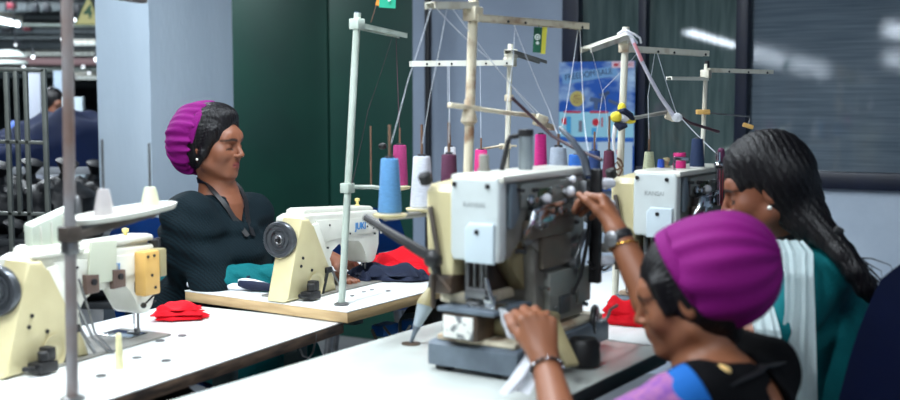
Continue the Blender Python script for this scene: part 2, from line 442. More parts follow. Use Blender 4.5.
# ================================================================ LOCKSTITCH MACHINES  (local x: hand wheel -> needle, -y: rear side, towards the camera)
def lockstitch(loc, ang, label, sc):
    LX = .292 if 'leftmost' in label else .350
    t = thing('sewing_machine', loc, label, 'sewing machine', ang)
    W, Cm = M_['white'], M_['cream']
    bed = MB().bx(-.015, .475, -.088, .088, .0005, .006, .002).build('bed_plate', M_['castgrey'], t)
    MB().bx(.375, .45, -.03, .08, .006, .008, .001).build('slide_plate', M_['chrome'], bed)
    body = [(.085, .006), (.165, .006), (.162, .07), (.17, .115), (.19, .145), (.225, .163), (.30, .168), (.35, .162), (.374, .14), (.388, .10), (.398, .078),
            (.412, .068), (.438, .068), (.452, .082), (.466, .13), (.476, .2), (.474, .238), (.462, .252), (.05, .272), (.018, .262), (.012, .24)]
    MB().prism(body, -.048, .05, 'xz', .009, 3).build('arm', W, t)
    mb = MB(); mb.prism([(.055, .268), (.455, .249), (.452, .262), (.44, .268), (.075, .288), (.06, .284)], -.036, .04, 'xz', .006)
    mb.build('top_cover', W, t)
    # raised rear panel with the logo
    MB().prism([(.10, .172), (.335, .178), (.37, .18), (.455, .178), (.46, .228), (.10, .248)], -.0515, -.047, 'xz', .0015).build('rear_panel', W, t)
    mb = MB()
    for x, z in ((.105, .228), (.175, .225), (.25, .218), (.165, .15), (.15, .09), (.29, .185), (.392, .2), (.43, .19), (.44, .17), (.455, .205), (.455, .095), (.12, .19)):
        mb.cyl((x, -.045, z), (x, -.0535, z), .0036, seg=12)
    mb.build('screw_heads', M_['darkhole'], t)
    text('logo', 'JUKI', .034, M_['logo'], t, (LX, -.0535, .205), (PI / 2, R(2), 0), .0006, bold=.0006)
    # cream belt cover
    bc = MB(); bc.prism([(-.078, .004), (.192, .004), (.172, .045), (.068, .232), (.05, .258), (.006, .262), (-.012, .2), (-.042, .10)], -.068, .012, 'xz', .009, 3)
    bcx = bc.build('belt_cover', Cm, t)
    mb = MB(); mb.prism([(.072, .235), (.108, .24), (.172, .1), (.2, .006), (.176, .006), (.16, .06)], -.058, -.045, 'xz', .003)
    mb.build('white_trim', W, bcx)
    mb = MB()
    mb.beam((.105, -.073, .004), (.135, -.073, .078), .007, .010); mb.box((.14, -.072, .08), (.032, .012, .02), .004)
    mb.build('guard_bar', M_['black'], bcx)
    MB().beam((.15, -.075, .084), (.195, -.082, .01), .006, .008).build('lift_lever', M_['steel'], bcx)
    mb = MB(); mb.lathe([(.0, -.0005), (.03, .0), (.04, .004), (.04, .0055), (.03, .002)], (.075, -.068, .04), (0, -1, 0), 32, cap=False)
    mb.build('round_boss', Cm, bcx)
    for x, z in ((.0, .11), (.055, .09), (.01, .135)): MB().cyl((x, -.066, z), (x, -.071, z), .005, seg=12).build('cover_screw', M_['darkhole'], bcx)
    # hand wheel
    hw = MB().lathe([(.012, .0), (.020, .001), (.022, -.004), (.029, -.004), (.031, .001), (.034, .001), (.036, -.003), (.046, -.002), (.048, .005), (.056, .005), (.059, .001), (.059, -.014), (.056, -.018), (.012, -.018)],
                    (-.040, -.012, .196), (-1, -.12, 0), 44)
    hwo = hw.build('hand_wheel', mat('dark grey wheel', (84, 88, 94), .3, .65, col2=(120, 124, 128), nscale=12, namt=.5), t)
    mb = MB(); mb.lathe([(.004, .0), (.012, .004), (.015, .002), (.016, -.004), (.0165, -.008)], (-.042, -.012, .196), (-1, -.12, 0), 28)
    mb.build('wheel_hub', M_['steel'], hwo)
    mb = MB(); mb.cyl((-.054, -.014, .196), (-.03, -.012, .196), .006)
    mb.cyl((-.048, .008, .214), (-.04, .008, .214), .003)
    mb.build('wheel_bolt', M_['black'], hwo)
    MB().cyl((-.03, -.012, .196), (.01, -.012, .196), .018).build('wheel_shaft', M_['steel'], t)
    # bobbin winder at the foot of the cover
    mb = MB(); mb.bx(-.015, .04, -.118, -.074, .004, .03, .004); mb.cyl((.01, -.1, .03), (.01, -.1, .055), .013, rim=.003); mb.bx(.015, .04, -.112, -.08, .03, .062, .004)
    mb.cyl((-.02, -.1, .02), (-.05, -.1, .024), .006, rim=.001)
    mb.build('bobbin_winder', M_['black'], t)
    # head end
    MB().bx(.474, .48, -.03, .032, .1, .235, .003).build('face_plate', M_['chrome'], t)
    nb = MB().cyl((.43, 0, .07), (.43, 0, .034), .0036, seg=12).build('needle_bar', M_['chrome'], t)
    MB().cyl((.43, 0, .036), (.43, 0, .012), .001, seg=8).build('needle', M_['chrome'], nb)
    pf = MB(); pf.cyl((.43, -.014, .075), (.43, -.014, .018), .0035, seg=12); pf.box((.43, -.01, .016), (.012, .014, .014), .002); pf.box((.43, .004, .010), (.014, .034, .004), .001)
    pf.build('presser_foot', M_['steel'], t)
    tn = MB(); tn.lathe([(.003, 0), (.014, .002), (.006, .006), (.014, .01), (.007, .014), (.009, .026), (.004, .028)], (.40, .05, .17), (0, 1, 0), 20)
    tn.build('tension_disc', M_['chrome'], t)
    MB().tube([(.448, .052, .13), (.452, .064, .17), (.45, .066, .215), (.445, .056, .225)], .0022).build('take_up_lever', M_['chrome'], t)
    ol = MB(); ol.lathe([(.008, 0), (.009, .008), (.005, .01), (.005, .02), (.009, .022), (.009, .03), (.003, .032)], (.405, .0, .265), (0, 0, 1), 20)
    ol.build('oil_cap', mat('yellow plastic cap', (226, 206, 130), .4), t)
    kl = MB(); kl.lathe([(.012, 0), (.014, .004), (.012, .02), (.005, .024)], (.474, -.022, .20), (.6, -.8, 0), 20); kl.beam((.484, -.036, .2), (.49, -.044, .165), .012, .008)
    kl.build('stitch_lever', M_['white'], t)
    return t
def scale_tree(o, k):
    for c in COL.objects:
        if c.parent == o:
            if c.type == 'MESH': c.data.transform(Matrix.Scale(k, 4))
            c.location = c.location * k; scale_tree(c, k)

n1 = Tz(134.5, 336, Z1); n2 = Tz(362, 280, Z2)
A1, A2 = R(64.5), R(59)
SC1, SC2 = .93, .87
o1 = n1 - Vector((math.cos(A1), math.sin(A1), 0)) * .43 * SC1
o2 = n2 - Vector((math.cos(A2), math.sin(A2), 0)) * .43 * SC2
LM2 = lockstitch(o2, A2, 'white and cream sewing machine with a dark hand wheel, before the woman in dark top', SC2)
LM1 = lockstitch(o1, A1, 'cream sewing machine on the leftmost table, an ochre box on its head', SC1)
# devices mounted on the leftmost machine
od = MB().bx(.378, .438, -.088, -.05, .122, .24, .006).build('sensor_box', M_['orange'], LM1)
mb = MB()
for x, z in ((.39, .227), (.414, .227), (.404, .176), (.416, .142)): mb.cyl((x, -.084, z), (x, -.090, z), .0042, seg=12)
mb.build('box_screws', M_['darkhole'], od)
MB().bx(.444, .472, -.082, -.03, .165, .24, .004).build('rear_sensor_box', M_['olive'], LM1)
MB().bx(.38, .44, -.05, -.04, .13, .16, .003).build('bracket', M_['darkmetal'], LM1)
mb = MB(); mb.lathe([(.008, 0), (.014, .003), (.014, .022), (.006, .026)], (.47, -.04, .238), (0, 0, 1), 20); mb.cyl((.50, -.03, .238), (.50, -.03, .262), .006)
mb.build('cable_plug', M_['black'], LM1)
mb = MB(); mb.prism([(.26, -.05), (.455, -.05), (.47, -.02), (.45, .03), (.26, .03), (.245, -.01)], .262, .278, 'xy', .005)
mb.build('top_tray', M_['white'], LM1)
# control panel leaning back on brackets
Mp = Matrix.Translation((.150, .0, .310)) @ Matrix.Rotation(R(-14), 4, 'Y')
cp = MB(); cp.box((0, 0, 0), (.16, .03, .105), .007, M=Mp @ Matrix.Rotation(R(12), 4, 'X'))
cpo = cp.build('control_panel', mat('pale green plastic', (206, 214, 200), .4), LM1)
cr = MB()
for dx in (-.055, -.02, .02, .055): cr.box((dx, -.016, 0), (.004, .004, .085), .001, M=Mp @ Matrix.Rotation(R(12), 4, 'X'))
cr.build('panel_ribs', M_['white'], cpo)
MB().bx(.03, .2, -.055, .03, .262, .272, .003).build('mounting_shelf', M_['white'], LM1)
mb = MB(); mb.prism([(.20, .18), (.30, .175), (.305, .28), (.215, .285)], -.062, -.055, 'xz', .002)
mb.build('bracket_plate', mat('pale green plate', (200, 204, 184), .5), LM1)
for x in (.19, .285):
    bp_ = MB().prism([(x, .155), (x + .045, .155), (x + .045, .2), (x, .205)], -.067, -.05, 'xz', .004).build('hinge_block', mat('rust brown casting', (112, 92, 84), .5, .3, col2=(70, 56, 50), namt=.6), LM1)
    MB().cyl((x + .022, -.066, .185), (x + .022, -.073, .185), .008, seg=16).build('hinge_bolt', M_['darkhole'], bp_)
MB().beam((.395, -.065, .095), (.455, -.07, .13), .005, .005).build('lifter_lever', M_['black'], LM1)
MB().sph((.395, -.065, .095), .008).build('lever_ball', M_['black'], LM1)
mb = MB(); mb.tube([(.13, -.075, .17), (.155, -.085, .11), (.19, -.08, .05), (.235, -.085, .008), (.27, -.1, .003)], .004)
mb.tube([(.16, -.07, .2), (.185, -.075, .12), (.2, -.078, .06), (.245, -.09, .008)], .003)
mb.build('cable', M_['steel'], LM1)

scale_tree(LM1, SC1); scale_tree(LM2, SC2)
# ================================================================ INTERLOCK MACHINES (local x: away along the table, -y: towards the operator)
def interlock(loc, ang, label, k=1., name='KANSAI'):
    t = thing('interlock_machine', loc, label, 'sewing machine', ang)
    CG, SL, WH = M_['castgrey'], M_['slate'], M_['white']
    Z = lambda z: z * k
    base = MB().prism([(.0, .012), (.42, .012), (.42, .05), (.41, .062), (.01, .062), (0, .055)], .0, .215, 'xz', .005).build('base', SL, t)
    MB().bx(.012, .41, .012, .2, .062, .074, .004).build('base_top', M_['rustcream'], base)
    for x in (.03, .39):
        for y in (.03, .19): MB().cyl((x, y, 0), (x, y, .013), .02).build('foot', M_['black'], base)
    # bed arm with white end cover
    bd = MB().bx(-.012, .24, .085, .172, .070, .128, .008).build('bed', M_['darkmetal'], t)
    MB().bx(-.016, -.01, .094, .166, .076, .122, .004).build('end_cover', mat('chipped white paint', (228, 228, 222), .45, col2=(84, 90, 98), nscale=34, namt=.9, contrast=(.56, .62)), bd)
    MB().bx(-.014, .14, .045, .182, .128, .138, .003).build('cloth_plate', M_['slate'], bd)
    MB().bx(.03, .22, .10, .205, .138, .162, .006).build('upper_plate', M_['rustcream'], bd)
    mb = MB(); mb.bx(.05, .2, .005, .09, .074, .112, .012); mb.cyl((.1, -.002, .095), (.1, .02, .095), .016)
    mb.build('looper_cover', M_['olive'], t)
    # column
    MB().prism([(.165, .074), (.375, .074), (.385, Z(.395)), (.16, Z(.395)), (.15, Z(.26))], .05, .152, 'xz', .008).build('column', CG, t)
    sp = MB(); sp.bx(.20, .36, .036, .052, .08, Z(.19), .004); sp.bx(.325, .385, .03, .052, .105, Z(.185), .004)
    sp.build('side_cover', mat('pale grey cover', (150, 154, 148), .4, .3, col2=(112, 114, 108), namt=.5), t)
    MB().bx(.24, .285, .030, .037, .095, .135, .002).build('nameplate', mat('nameplate grey', (64, 68, 70), .4), t)
    # arm
    arm = MB().prism([(.028, Z(.395)), (.028, Z(.245)), (.045, Z(.235)), (.062, Z(.24)), (.085, Z(.275)), (.115, Z(.285)), (.14, Z(.265)), (.16, Z(.235)), (.2, Z(.23)), (.385, Z(.23)), (.39, Z(.395))], .048, .152, 'xz', .008, 3).build('arm', CG, t)
    MB().prism([(.004, .036), (.392, .044), (.396, .158), (.004, .158)], Z(.392), Z(.408), 'xy', .006).build('top_cover', WH, t)
    # white face cover with stepped panel
    fc = MB().prism([(.046, Z(.235)), (.152, Z(.235)), (.157, Z(.25)), (.157, Z(.385)), (.147, Z(.402)), (.05, Z(.402)), (.042, Z(.39)), (.042, Z(.25))], -.002, .03, 'yz', .006, 3)
    fco = fc.build('face_cover', mat('pale grey enamel', (206, 214, 214), .36, col2=(184, 192, 190), nscale=9, namt=.5), t)
    MB().prism([(.050, Z(.232)), (.118, Z(.232)), (.118, Z(.30)), (.108, Z(.312)), (.050, Z(.312))], -.010, 0., 'yz', .004, 3).build('lower_panel', mat('pale blue enamel', (200, 214, 222), .35), fco)
    for y, z in ((.146, Z(.388)), (.068, Z(.386)), (.088, Z(.295))): MB().cyl((-.001, y, z), (-.0125 if z < Z(.3) else -.005, y, z), .005, seg=14).build('cover_screw', M_['darkhole'], fco)
    Rt = Matrix(((0, 0, -1, 0), (-1, 0, 0, 0), (0, 1, 0, 0), (0, 0, 0, 1)))
    text('logo', name, .015, mat('faded grey print', (166, 172, 172), .5), fco, (-.0026, .10, Z(.348)), Rt, .0004)
    # curved shadow put in as a grey blue plate; side panel
    MB().prism([(.036, Z(.39)), (.058, Z(.39)), (.075, Z(.33)), (.05, Z(.3)), (.036, Z(.3))], .036, .05, 'xz', .004).build('shoulder_shadow', mat('grey blue shade plate', (108, 122, 132), .4, .3), t)
    MB().bx(.085, .375, .040, .05, Z(.335), Z(.388), .004).build('side_panel', mat('pale metal panel', (158, 162, 156), .35, .5, col2=(120, 122, 114), namt=.5), t)
    MB().bx(.15, .21, .0365, .041, Z(.355), Z(.373), .004).build('oil_window', mat('dark green glass', (52, 70, 50), .15), t)
    # arch back
    MB().prism([(.05, Z(.275)), (.165, Z(.275)), (.165, Z(.15)), (.115, Z(.20))], .075, .11, 'xz', .004).build('arch_panel', M_['olive'], t)
    MB().bx(.05, .2, .11, .145, .128, .29, .006).build('arch_back', M_['darkmetal'], t)
    # needle bars, foot
    nb = MB()
    for y, r in ((.10, .006), (.118, .004), (.135, .006), (.09, .003)): nb.cyl((.03, y, Z(.24)), (.03, y, .15), r, seg=12)
    nb.box((.03, .11, .165), (.022, .05, .022), .003); nb.box((.03, .11, .146), (.05, .03, .008), .002)
    nb.build('needle_bars', M_['steel'], t)
    mb = MB(); mb.cyl((.012, .08, .2), (.012, .06, .145), .004); mb.bx(.0, .05, .05, .11, .139, .146, .002); mb.box((.02, .075, .155), (.02, .02, .02), .003)
    mb.build('presser_foot', M_['chrome'], t)
    # thread levers on the operator side
    lv = MB()
    lv.tube([(.10, .03, Z(.30)), (.11, .02, Z(.325)), (.13, .02, Z(.34)), (.16, .03, Z(.335))], .004)
    lv.tube([(.08, .03, Z(.285)), (.088, .018, Z(.31)), (.1, .02, Z(.33))], .005)
    lv.beam((.10, .022, Z(.33)), (.24, .022, Z(.342)), .01, .012); lv.box((.15, .03, Z(.318)), (.07, .03, .03), .005)
    lv.cyl((.12, .04, Z(.3)), (.12, .012, Z(.3)), .008, rim=.002)
    lv.build('thread_levers', M_['chrome'], t)
    for kx, ky, kz, kr in ((.165, .026, .352, .011), (.27, .026, .36, .012), (.29, .03, .385, .008)):
        kb = MB(); kb.sph((kx, ky, Z(kz)), kr); kb.cyl((kx, ky, Z(kz)), (kx, .05, Z(kz)), kr * .5); kb.build('white_knob', M_['spool'], t)
    mb = MB(); mb.bx(.1, .3, .028, .05, Z(.27), Z(.31), .006); mb.bx(.17, .3, .036, .05, Z(.2), Z(.27), .006)
    mb.build('mechanism_block', mat('oily brown grey', (118, 110, 98), .4, .1, col2=(80, 70, 60), namt=.7), t)
    # small guides, springs and screws on the operator side
    for gx, gz, gr in ((.07, .375, .004), (.13, .372, .0045), (.235, .372, .004), (.335, .375, .004), (.08, .25, .005), (.20, .30, .004), (.31, .29, .005), (.36, .25, .0045), (.18, .16, .004), (.36, .10, .005), (.215, .115, .004)):
        MB().cyl((gx, .052, Z(gz)), (gx, .026, Z(gz)), gr, rim=.001, seg=12).build('guide_screw', M_['chrome'] if gx > .15 else M_['darkhole'], t)
    for gx, gz in ((.115, .352), (.205, .318), (.245, .322)):
        MB().lathe([(.003, 0), (.011, .002), (.004, .005), (.011, .008), (.005, .011), (.006, .018)], (gx, .040, Z(gz)), (0, -1, 0), 18).build('tension_disc', M_['chrome'], t)
    sg_ = MB(); sg_.tube([(.29 + .006 * math.cos(k * .9), .03 + .006 * math.sin(k * .9), Z(.30) + k * .0014) for k in range(40)], .0012, 6); sg_.build('spring', M_['chrome'], t)
    lk = MB(); lk.beam((.09, .034, Z(.262)), (.165, .034, Z(.30)), .008, .014); lk.cyl((.165, .05, Z(.30)), (.165, .024, Z(.30)), .009, rim=.002); lk.build('thread_linkage', M_['steel'], t)
    lk = MB(); lk.beam((.30, .03, Z(.20)), (.345, .024, Z(.27)), .008, .012); lk.cyl((.30, .05, Z(.2)), (.30, .022, Z(.2)), .010, rim=.002); lk.build('release_lever', M_['steel'], t)
    hs = MB(); hs.tube([(.34, .03, Z(.395)), (.335, .012, Z(.35)), (.325, .008, Z(.26)), (.31, .02, Z(.17)), (.3, .034, Z(.13))], .0045); hs.build('oil_hose', M_['black'], t)
    # tension post with conical knobs
    tp = MB().bx(.352, .37, -.004, .022, Z(.15), Z(.405), .003).build('tension_post', M_['black'], t)
    MB().bx(.33, .385, .018, .05, Z(.3), Z(.38), .004).build('post_bracket', M_['steel'], tp)
    for i, z in enumerate((.372, .325, .275, .228, .198)):
        g = MB().lathe([(.012, 0), (.016, .003), (.009, .008), (.012, .012), (.011, .03), (.007, .036)], (.372, .006, Z(z)), (.75, -.66, 0), 20)
        g.build('tension_knob', (M_['spool'], M_['spool'], M_['rustcream'], M_['castgrey'], M_['spool'])[i], tp)
    # flywheel with holes, crank
    fw = MB(); ax = Vector((.3, -.95, 0)).normalized(); c0 = Vector((.366, .018, .062))
    fw.lathe([(.008, 0), (.034, 0), (.037, .003), (.037, .009), (.034, .012), (.008, .012)], c0, ax, 36)
    fwo = fw.build('flywheel', M_['black'], t)
    q = Vector((0, 0, 1)).rotation_difference(ax); hb = MB()
    for i in range(5):
        a_ = 2 * PI * i / 5 + .5; p = c0 + q @ Vector((.021 * math.cos(a_), .021 * math.sin(a_), .0115)); hb.cyl(p, p + ax * .0015, .0068, seg=16)
    hb.build('flywheel_discs', M_['spool'], fwo)
    MB().tube([c0 + ax * .012, c0 + ax * .02, c0 + ax * .022 + Vector((.03, 0, .004)), c0 + ax * .022 + Vector((.045, 0, .02)), c0 + ax * .022 + Vector((.08, 0, .024))], .0035).build('crank', M_['steel'], fwo)
    MB().cyl((.362, .06, .062), (.366, .018, .062), .008).build('flywheel_shaft', M_['steel'], t)
    # motor pod
    MB().lathe([(.02, 0), (.034, .004), (.036, .02), (.034, .05), (.026, .06), (.01, .062)], (.20, -.044, .0), (0, 0, 1), 28).build('motor_pod', M_['black'], t)
    # rear belt guard
    gd = MB().prism([(.01, Z(.2)), (.12, Z(.17)), (.15, Z(.25)), (.15, Z(.375)), (.13, Z(.392)), (.02, Z(.385)), (.005, Z(.37))], .156, .222, 'xz', .008, 3).build('belt_guard', M_['cream'], t)
    MB().beam((-.003, .205, Z(.34)), (.004, .185, Z(.22)), .014, .01, .003).build('guard_bar', M_['brownsteel'], gd)
    MB().lathe([(.010, 0), (.013, .003), (.014, .02), (.010, .024)], (.0, .215, Z(.385)), (-.3, .1, .9), 20).build('guard_knob', M_['black'], gd)
    mb = MB(); mb.tube([(-.02, .36, Z(.31)), (-.02, .28, Z(.275)), (-.01, .22, Z(.245)), (.0, .2, Z(.235))], [.008, .01, .013, .013])
    mb.sph((.0, .2, Z(.232)), .02); mb.cyl((.0, .2, Z(.23)), (.02, .19, Z(.17)), .010)
    mb.build('rear_arm', M_['black'], t)
    mb = MB(); mb.bx(.0, .07, .155, .205, Z(.16), Z(.2), .006); mb.cyl((.0, .2, Z(.2)), (.0, .2, .13), .005); mb.tube([(.0, .19, .2), (-.01, .17, .19), (-.012, .15, .17)], .004)
    mb.build('rear_linkage', M_['darkmetal'], t)
    return t
O3 = Vector((.132, 2.125, Z3)); O4 = Vector((.589, 2.653, Z3))
IM3 = interlock(O3, U3, 'large white and grey interlock sewing machine the woman in magenta cap works at')
IM4 = interlock(O4, U3, 'grey and white interlock sewing machine behind the magenta cap, near the window', .94)
# extras on machine 3: oil canister, small canister, bent hose, lower strut
mb = MB(); b0 = P(525.5, 174, 2.36); b0.z = Z3 + .407
mb.cyl(b0, b0 + Vector((0, 0, .072)), .0155, rim=.002); co_ = mb.build('oil_canister', mat('grey canister', (150, 160, 166), .3, .4), IM3, world=True)
MB().cyl(b0 + Vector((0, 0, .0721)), b0 + Vector((0, 0, .087)), .0168, rim=.002).build('canister_cap', M_['black'], IM3, world=True)
s0 = P(484, 176, 2.3); s0.z = Z3 + .407
mb = MB().cyl(s0, s0 + Vector((0, 0, .036)), .0105, rim=.002); mb.cyl(s0 - Vector((0, 0, .001)), s0 + Vector((0, 0, .006)), .014); mb.build('small_canister', M_['castgrey'], IM3, world=True)
mb = MB(); mb.tube([P(500, 178, 2.34) , P(504, 160, 2.34), P(508, 142, 2.34), P(510, 137, 2.34), P(518, 136, 2.35)], .0055); mb.build('bent_hose', M_['black'], IM3, world=True)
mb = MB(); mb.beam(P(552, 322, 2.2), P(572, 366, 2.12), .03, .012, .003); mb.build('cream_strut', M_['olive'], IM3, world=True)
mb = MB(); mb.tube([P(588, 262, 2.4), P(600, 268, 2.46), P(622, 255, 2.6)], .003); mb.tube([P(590, 268, 2.4), P(605, 270, 2.46), P(636, 246, 2.7)], .003)
mb.build('thread_tube', M_['black'], IM3, world=True)
mb = MB(); mb.tube([P(560, 128, 2.5), P(572, 140, 2.45), P(584, 158, 2.42), P(588, 176, 2.41)], [.005, .007, .009, .009]); mb.build('air_hose', mat('dark grey hose', (60, 66, 76), .35), IM3, world=True)
# ================================================================ THREAD STANDS
def chan(mb, a, b, w, h):
    """inverted channel arm between two points: a top web and two flanges"""
    a, b = Vector(a), Vector(b); d = (b - a).normalized(); sd = d.cross(Vector((0, 0, 1))).normalized(); up = Vector((0, 0, 1))
    mb.beam(a, b, w, .003, 0)
    mb.beam(a + sd * (w / 2 - .0015) - up * h / 2, b + sd * (w / 2 - .0015) - up * h / 2, .003, h, 0)
    mb.beam(a - sd * (w / 2 - .0015) - up * h / 2, b - sd * (w / 2 - .0015) - up * h / 2, .003, h, 0)
    return mb
def holes(mb, a, b, ts, w):
    a, b = Vector(a), Vector(b); d = (b - a).normalized(); sd = d.cross(Vector((0, 0, 1))).normalized()
    s_ = -1 if sd.y > 0 else 1
    for t_ in ts:
        p = a + (b - a) * t_ - Vector((0, 0, w * .35)) + sd * s_ * (w / 2)
        mb.cyl(p, p + sd * s_ * .0016, .0035, seg=12)
def stand(top, bot, r, m, label):
    t = thing('thread_stand', bot, label, 'thread stand')
    MB().cyl(bot, top, r, seg=20).build('pole', m, t, world=True)
    MB().lathe([(r * 2.1, 0), (r * 2.1, .004), (r * 1.3, .008)], bot, (0, 0, 1), 20).build('base_flange', M_['steel'], t, world=True)
    return t
def clamp(t, p, s, m):
    MB().box(p, (s, s, s * .9), .003, rot=(0, 0, U3)).build('clamp', m, t, world=True)
def along(a, b, z):
    k = (z - b.z) / (a.z - b.z); return b + (a - b) * k
def rodp(t, p, h, r=.003, m=None):
    MB().cyl(p, p + Vector((0, 0, h)), r, seg=10).build('spindle', m or M_['rod'], t, world=True)

def cone(px, y0, y1, w0, w1, Y, col, label, group=None, zbase=None, name='thread_cone', sp_top=None):
    b = P(px, y1, Y); top = P(px, y0, Y).z
    if zbase is not None: b.z = zbase
    h = top - b.z; k = Y / F / 2; r0, r1 = w0 * k, w1 * k
    t = thing(name, b, label, 'thread cone', group=group)
    mc = mat('thread ' + str(col), col, .7, col2=tuple(int(c * .8) for c in col), nscale=90, namt=.5, bump=.5, bscale=260, stretch=(1, 1, 4), wave=(140, 'Z', tuple(int(c * .82) for c in col), .5, 2.))
    MB().lathe([(r1 * .9, h * .02), (r1, h * .04), (r1 + (r0 - r1) * .5, h * .5), (r0, h * .95), (r0 * .93, h * .975), (r0 * .5, h * .98)], (0, 0, 0), (0, 0, 1), 28).build('thread_winding', mc, t)
    MB().lathe([(r1 * .93, 0), (r1 * .93, h * .022)], (0, 0, 0), (0, 0, 1), 24).build('cone_base', M_['spool'], t)
    MB().lathe([(r0 * .55, h * .975), (r0 * .5, h * 1.015), (r0 * .3, h * 1.02)], (0, 0, 0), (0, 0, 1), 20).build('cone_tip', mat('dark plastic', (40, 40, 48), .4), t)
    return t, b, Vector((b.x, b.y, top))
def strand(t, pts, m=None, r=.0009):
    out = []
    pts = [Vector(p) for p in pts]
    for i in range(len(pts) - 1):
        a, b = pts[i], pts[i + 1]; L = (b - a).length
        for k in range(6): 
            u = k / 6; p = a.lerp(b, u); p.z -= L * .02 * 4 * u * (1 - u); out.append(p)
    out.append(pts[-1])
    return MB().tube(out, r, seg=6).build('thread_strand', m or M_['thread'], t, world=True)
def disc(t, p, r, m=None):
    MB().lathe([(r * .3, -.012), (r * .9, -.008), (r, -.003), (r, -.0005), (r * .3, -.0005)], p, (0, 0, 1), 28).build('spool_tray', m or M_['cream'], t, world=True)
def bar(t, pts, r=.006, m=None, name='tray_arm'):
    MB().tube(pts, r, seg=10).build(name, m or M_['steel'], t, world=True)
DZ = Vector((0, 0, 1))

# --- stand 1 (nearest, on leftmost table)
b1 = Tz(72.5, 400, Z1); b1.z = Z1
tp1_ = P(66.5, -22, b1.y)
S1 = stand(tp1_, b1, .0112, M_['polerust'], 'rusty grey thread stand pole nearest the camera, on the leftmost table')
q = P(70, 234, b1.y)
clamp(S1, q, .034, M_['brownsteel']); clamp(S1, P(70, 248, b1.y), .026, M_['steel'])
mb = MB(); e_ = P(158, 211, b1.y + .22); mb.beam(q + Vector((.01, 0, -.005)), e_, .014, .016, .003); mb.build('tray_arm', M_['brownsteel'], S1, world=True)
mb = MB()
a_, b_ = P(74, 222, b1.y + .03), P(170, 203, b1.y + .26); c_ = (a_ + b_) / 2; d_ = (b_ - a_); L_ = Vector((d_.x, d_.y, 0)).length
sd_ = Vector((-d_.y, d_.x, 0)).normalized(); N_ = 40
ring = [c_ + d_ * .5 * math.cos(2 * PI * i / N_) + sd_ * .055 * math.copysign(abs(math.sin(2 * PI * i / N_)) ** .8, math.sin(2 * PI * i / N_)) for i in range(N_)]
lo = [mb.bm.verts.new(p) for p in ring]; hi = [mb.bm.verts.new(c_ + (p - c_) * 1.04 + DZ * .010) for p in ring]
mb.bm.faces.new(lo); mb.bm.faces.new(list(reversed(hi)))
for i in range(N_): mb.bm.faces.new((lo[i], hi[i], hi[(i + 1) % N_], lo[(i + 1) % N_]))
bmesh.ops.translate(mb.bm, verts=mb.bm.verts[:], vec=(0, 0, -.006)); mb.build('oval_tray', M_['white'], S1, world=True)
for (x, yb, yt, yr, Y_, mm, nm) in ((104, 213, 189, 139, b1.y + .09, mat('clear grey plastic', (190, 184, 184), .35), 'cone_holder'), (150.5, 206, 187, 143, b1.y + .2, mat('ivory plastic', (216, 216, 184), .4), 'cone_holder')):
    p = P(x, yb, Y_); h = (yb - yt) / F * Y_
    MB().lathe([(.021, -.006), (.020, .003), (.014, h * .75), (.011, h), (.004, h * 1.02)], p, (0, 0, 1), 24).build(nm, mm, S1, world=True)
    rodp(S1, p + DZ * h * .8, (yt - yr) / F * Y_ + h * .2, .0026, M_['steel'])
    MB().box(p - DZ * .016, (.022, .022, .018), .004).build('clamp', M_['brownsteel'], S1, world=True)
zt = P(100, 0, b1.y).z
mb = MB(); mb.beam(P(66.5, -12, b1.y), P(143, 0.5, b1.y + .3), .022, .012, .002); mb.build('top_arm', M_['brownsteel'], S1, world=True)
MB().tube([P(78, 214, b1.y), P(77.5, 200, b1.y), P(77, 196, b1.y)], [.008, .007, .003]).build('guide_post', M_['steel'], S1, world=True)

# --- stand 2 (second table, pale pole)
b2 = Tz(341.5, 305, Z2); b2.z = Z2; t2_ = P(357.5, 13, b2.y + .02)
S2 = stand(t2_, b2, .0098, M_['poleblue'], 'pale green thread stand pole with one short arm, in front of the dark green door')
a_, b_ = P(354, 23, b2.y + .01), P(403, 34, b2.y + .22)
mb = chan(MB(), a_, b_, .03, .012); mb.build('top_arm', M_['poleblue'], S2, world=True)
clamp(S2, P(357, 24, b2.y + .02), .032, M_['poleblue'])
MB().cyl(P(357, 19, b2.y + .02), P(357.5, 12, b2.y + .02), .0085).build('pole_cap', mat('slate cap', (70, 84, 110), .5), S2, world=True)
zb = P(347, 188, b2.y).z; e_ = P(400, 188.5, b2.y + .12)
clamp(S2, P(347.5, 188, b2.y + .01), .03, M_['poleblue'])
bar(S2, [P(347, 187, b2.y), P(372, 187, b2.y + .06), e_ - DZ * .006], .006, M_['poleblue'])
p = P(371, 186, b2.y + .06); rodp(S2, p, P(371, 126, b2.y + .06).z - p.z, .0028)
mg, mgb, mgt = cone(400, 144, 186, 13, 16, b2.y + .12, (176, 44, 116), 'magenta thread cone behind the blue one, on the pale green stand')
disc(S2, mgb, .03, M_['cream']); rodp(S2, mgb, mgt.z - mgb.z + .045)
MB().sph(P(382.5, 146, 3.1), .012, (1, .6, .8)).build('oil_pad', M_['black'], S2, world=True)
strand(mg, [mgt + DZ * .012, P(396, 37, b2.y + .2)], M_['threaddk'])
strand(mg, [P(392.5, 36, b2.y + .19), P(368, 110, 3.08), P(352, 184, b2.y)], M_['threaddk'], .0006)

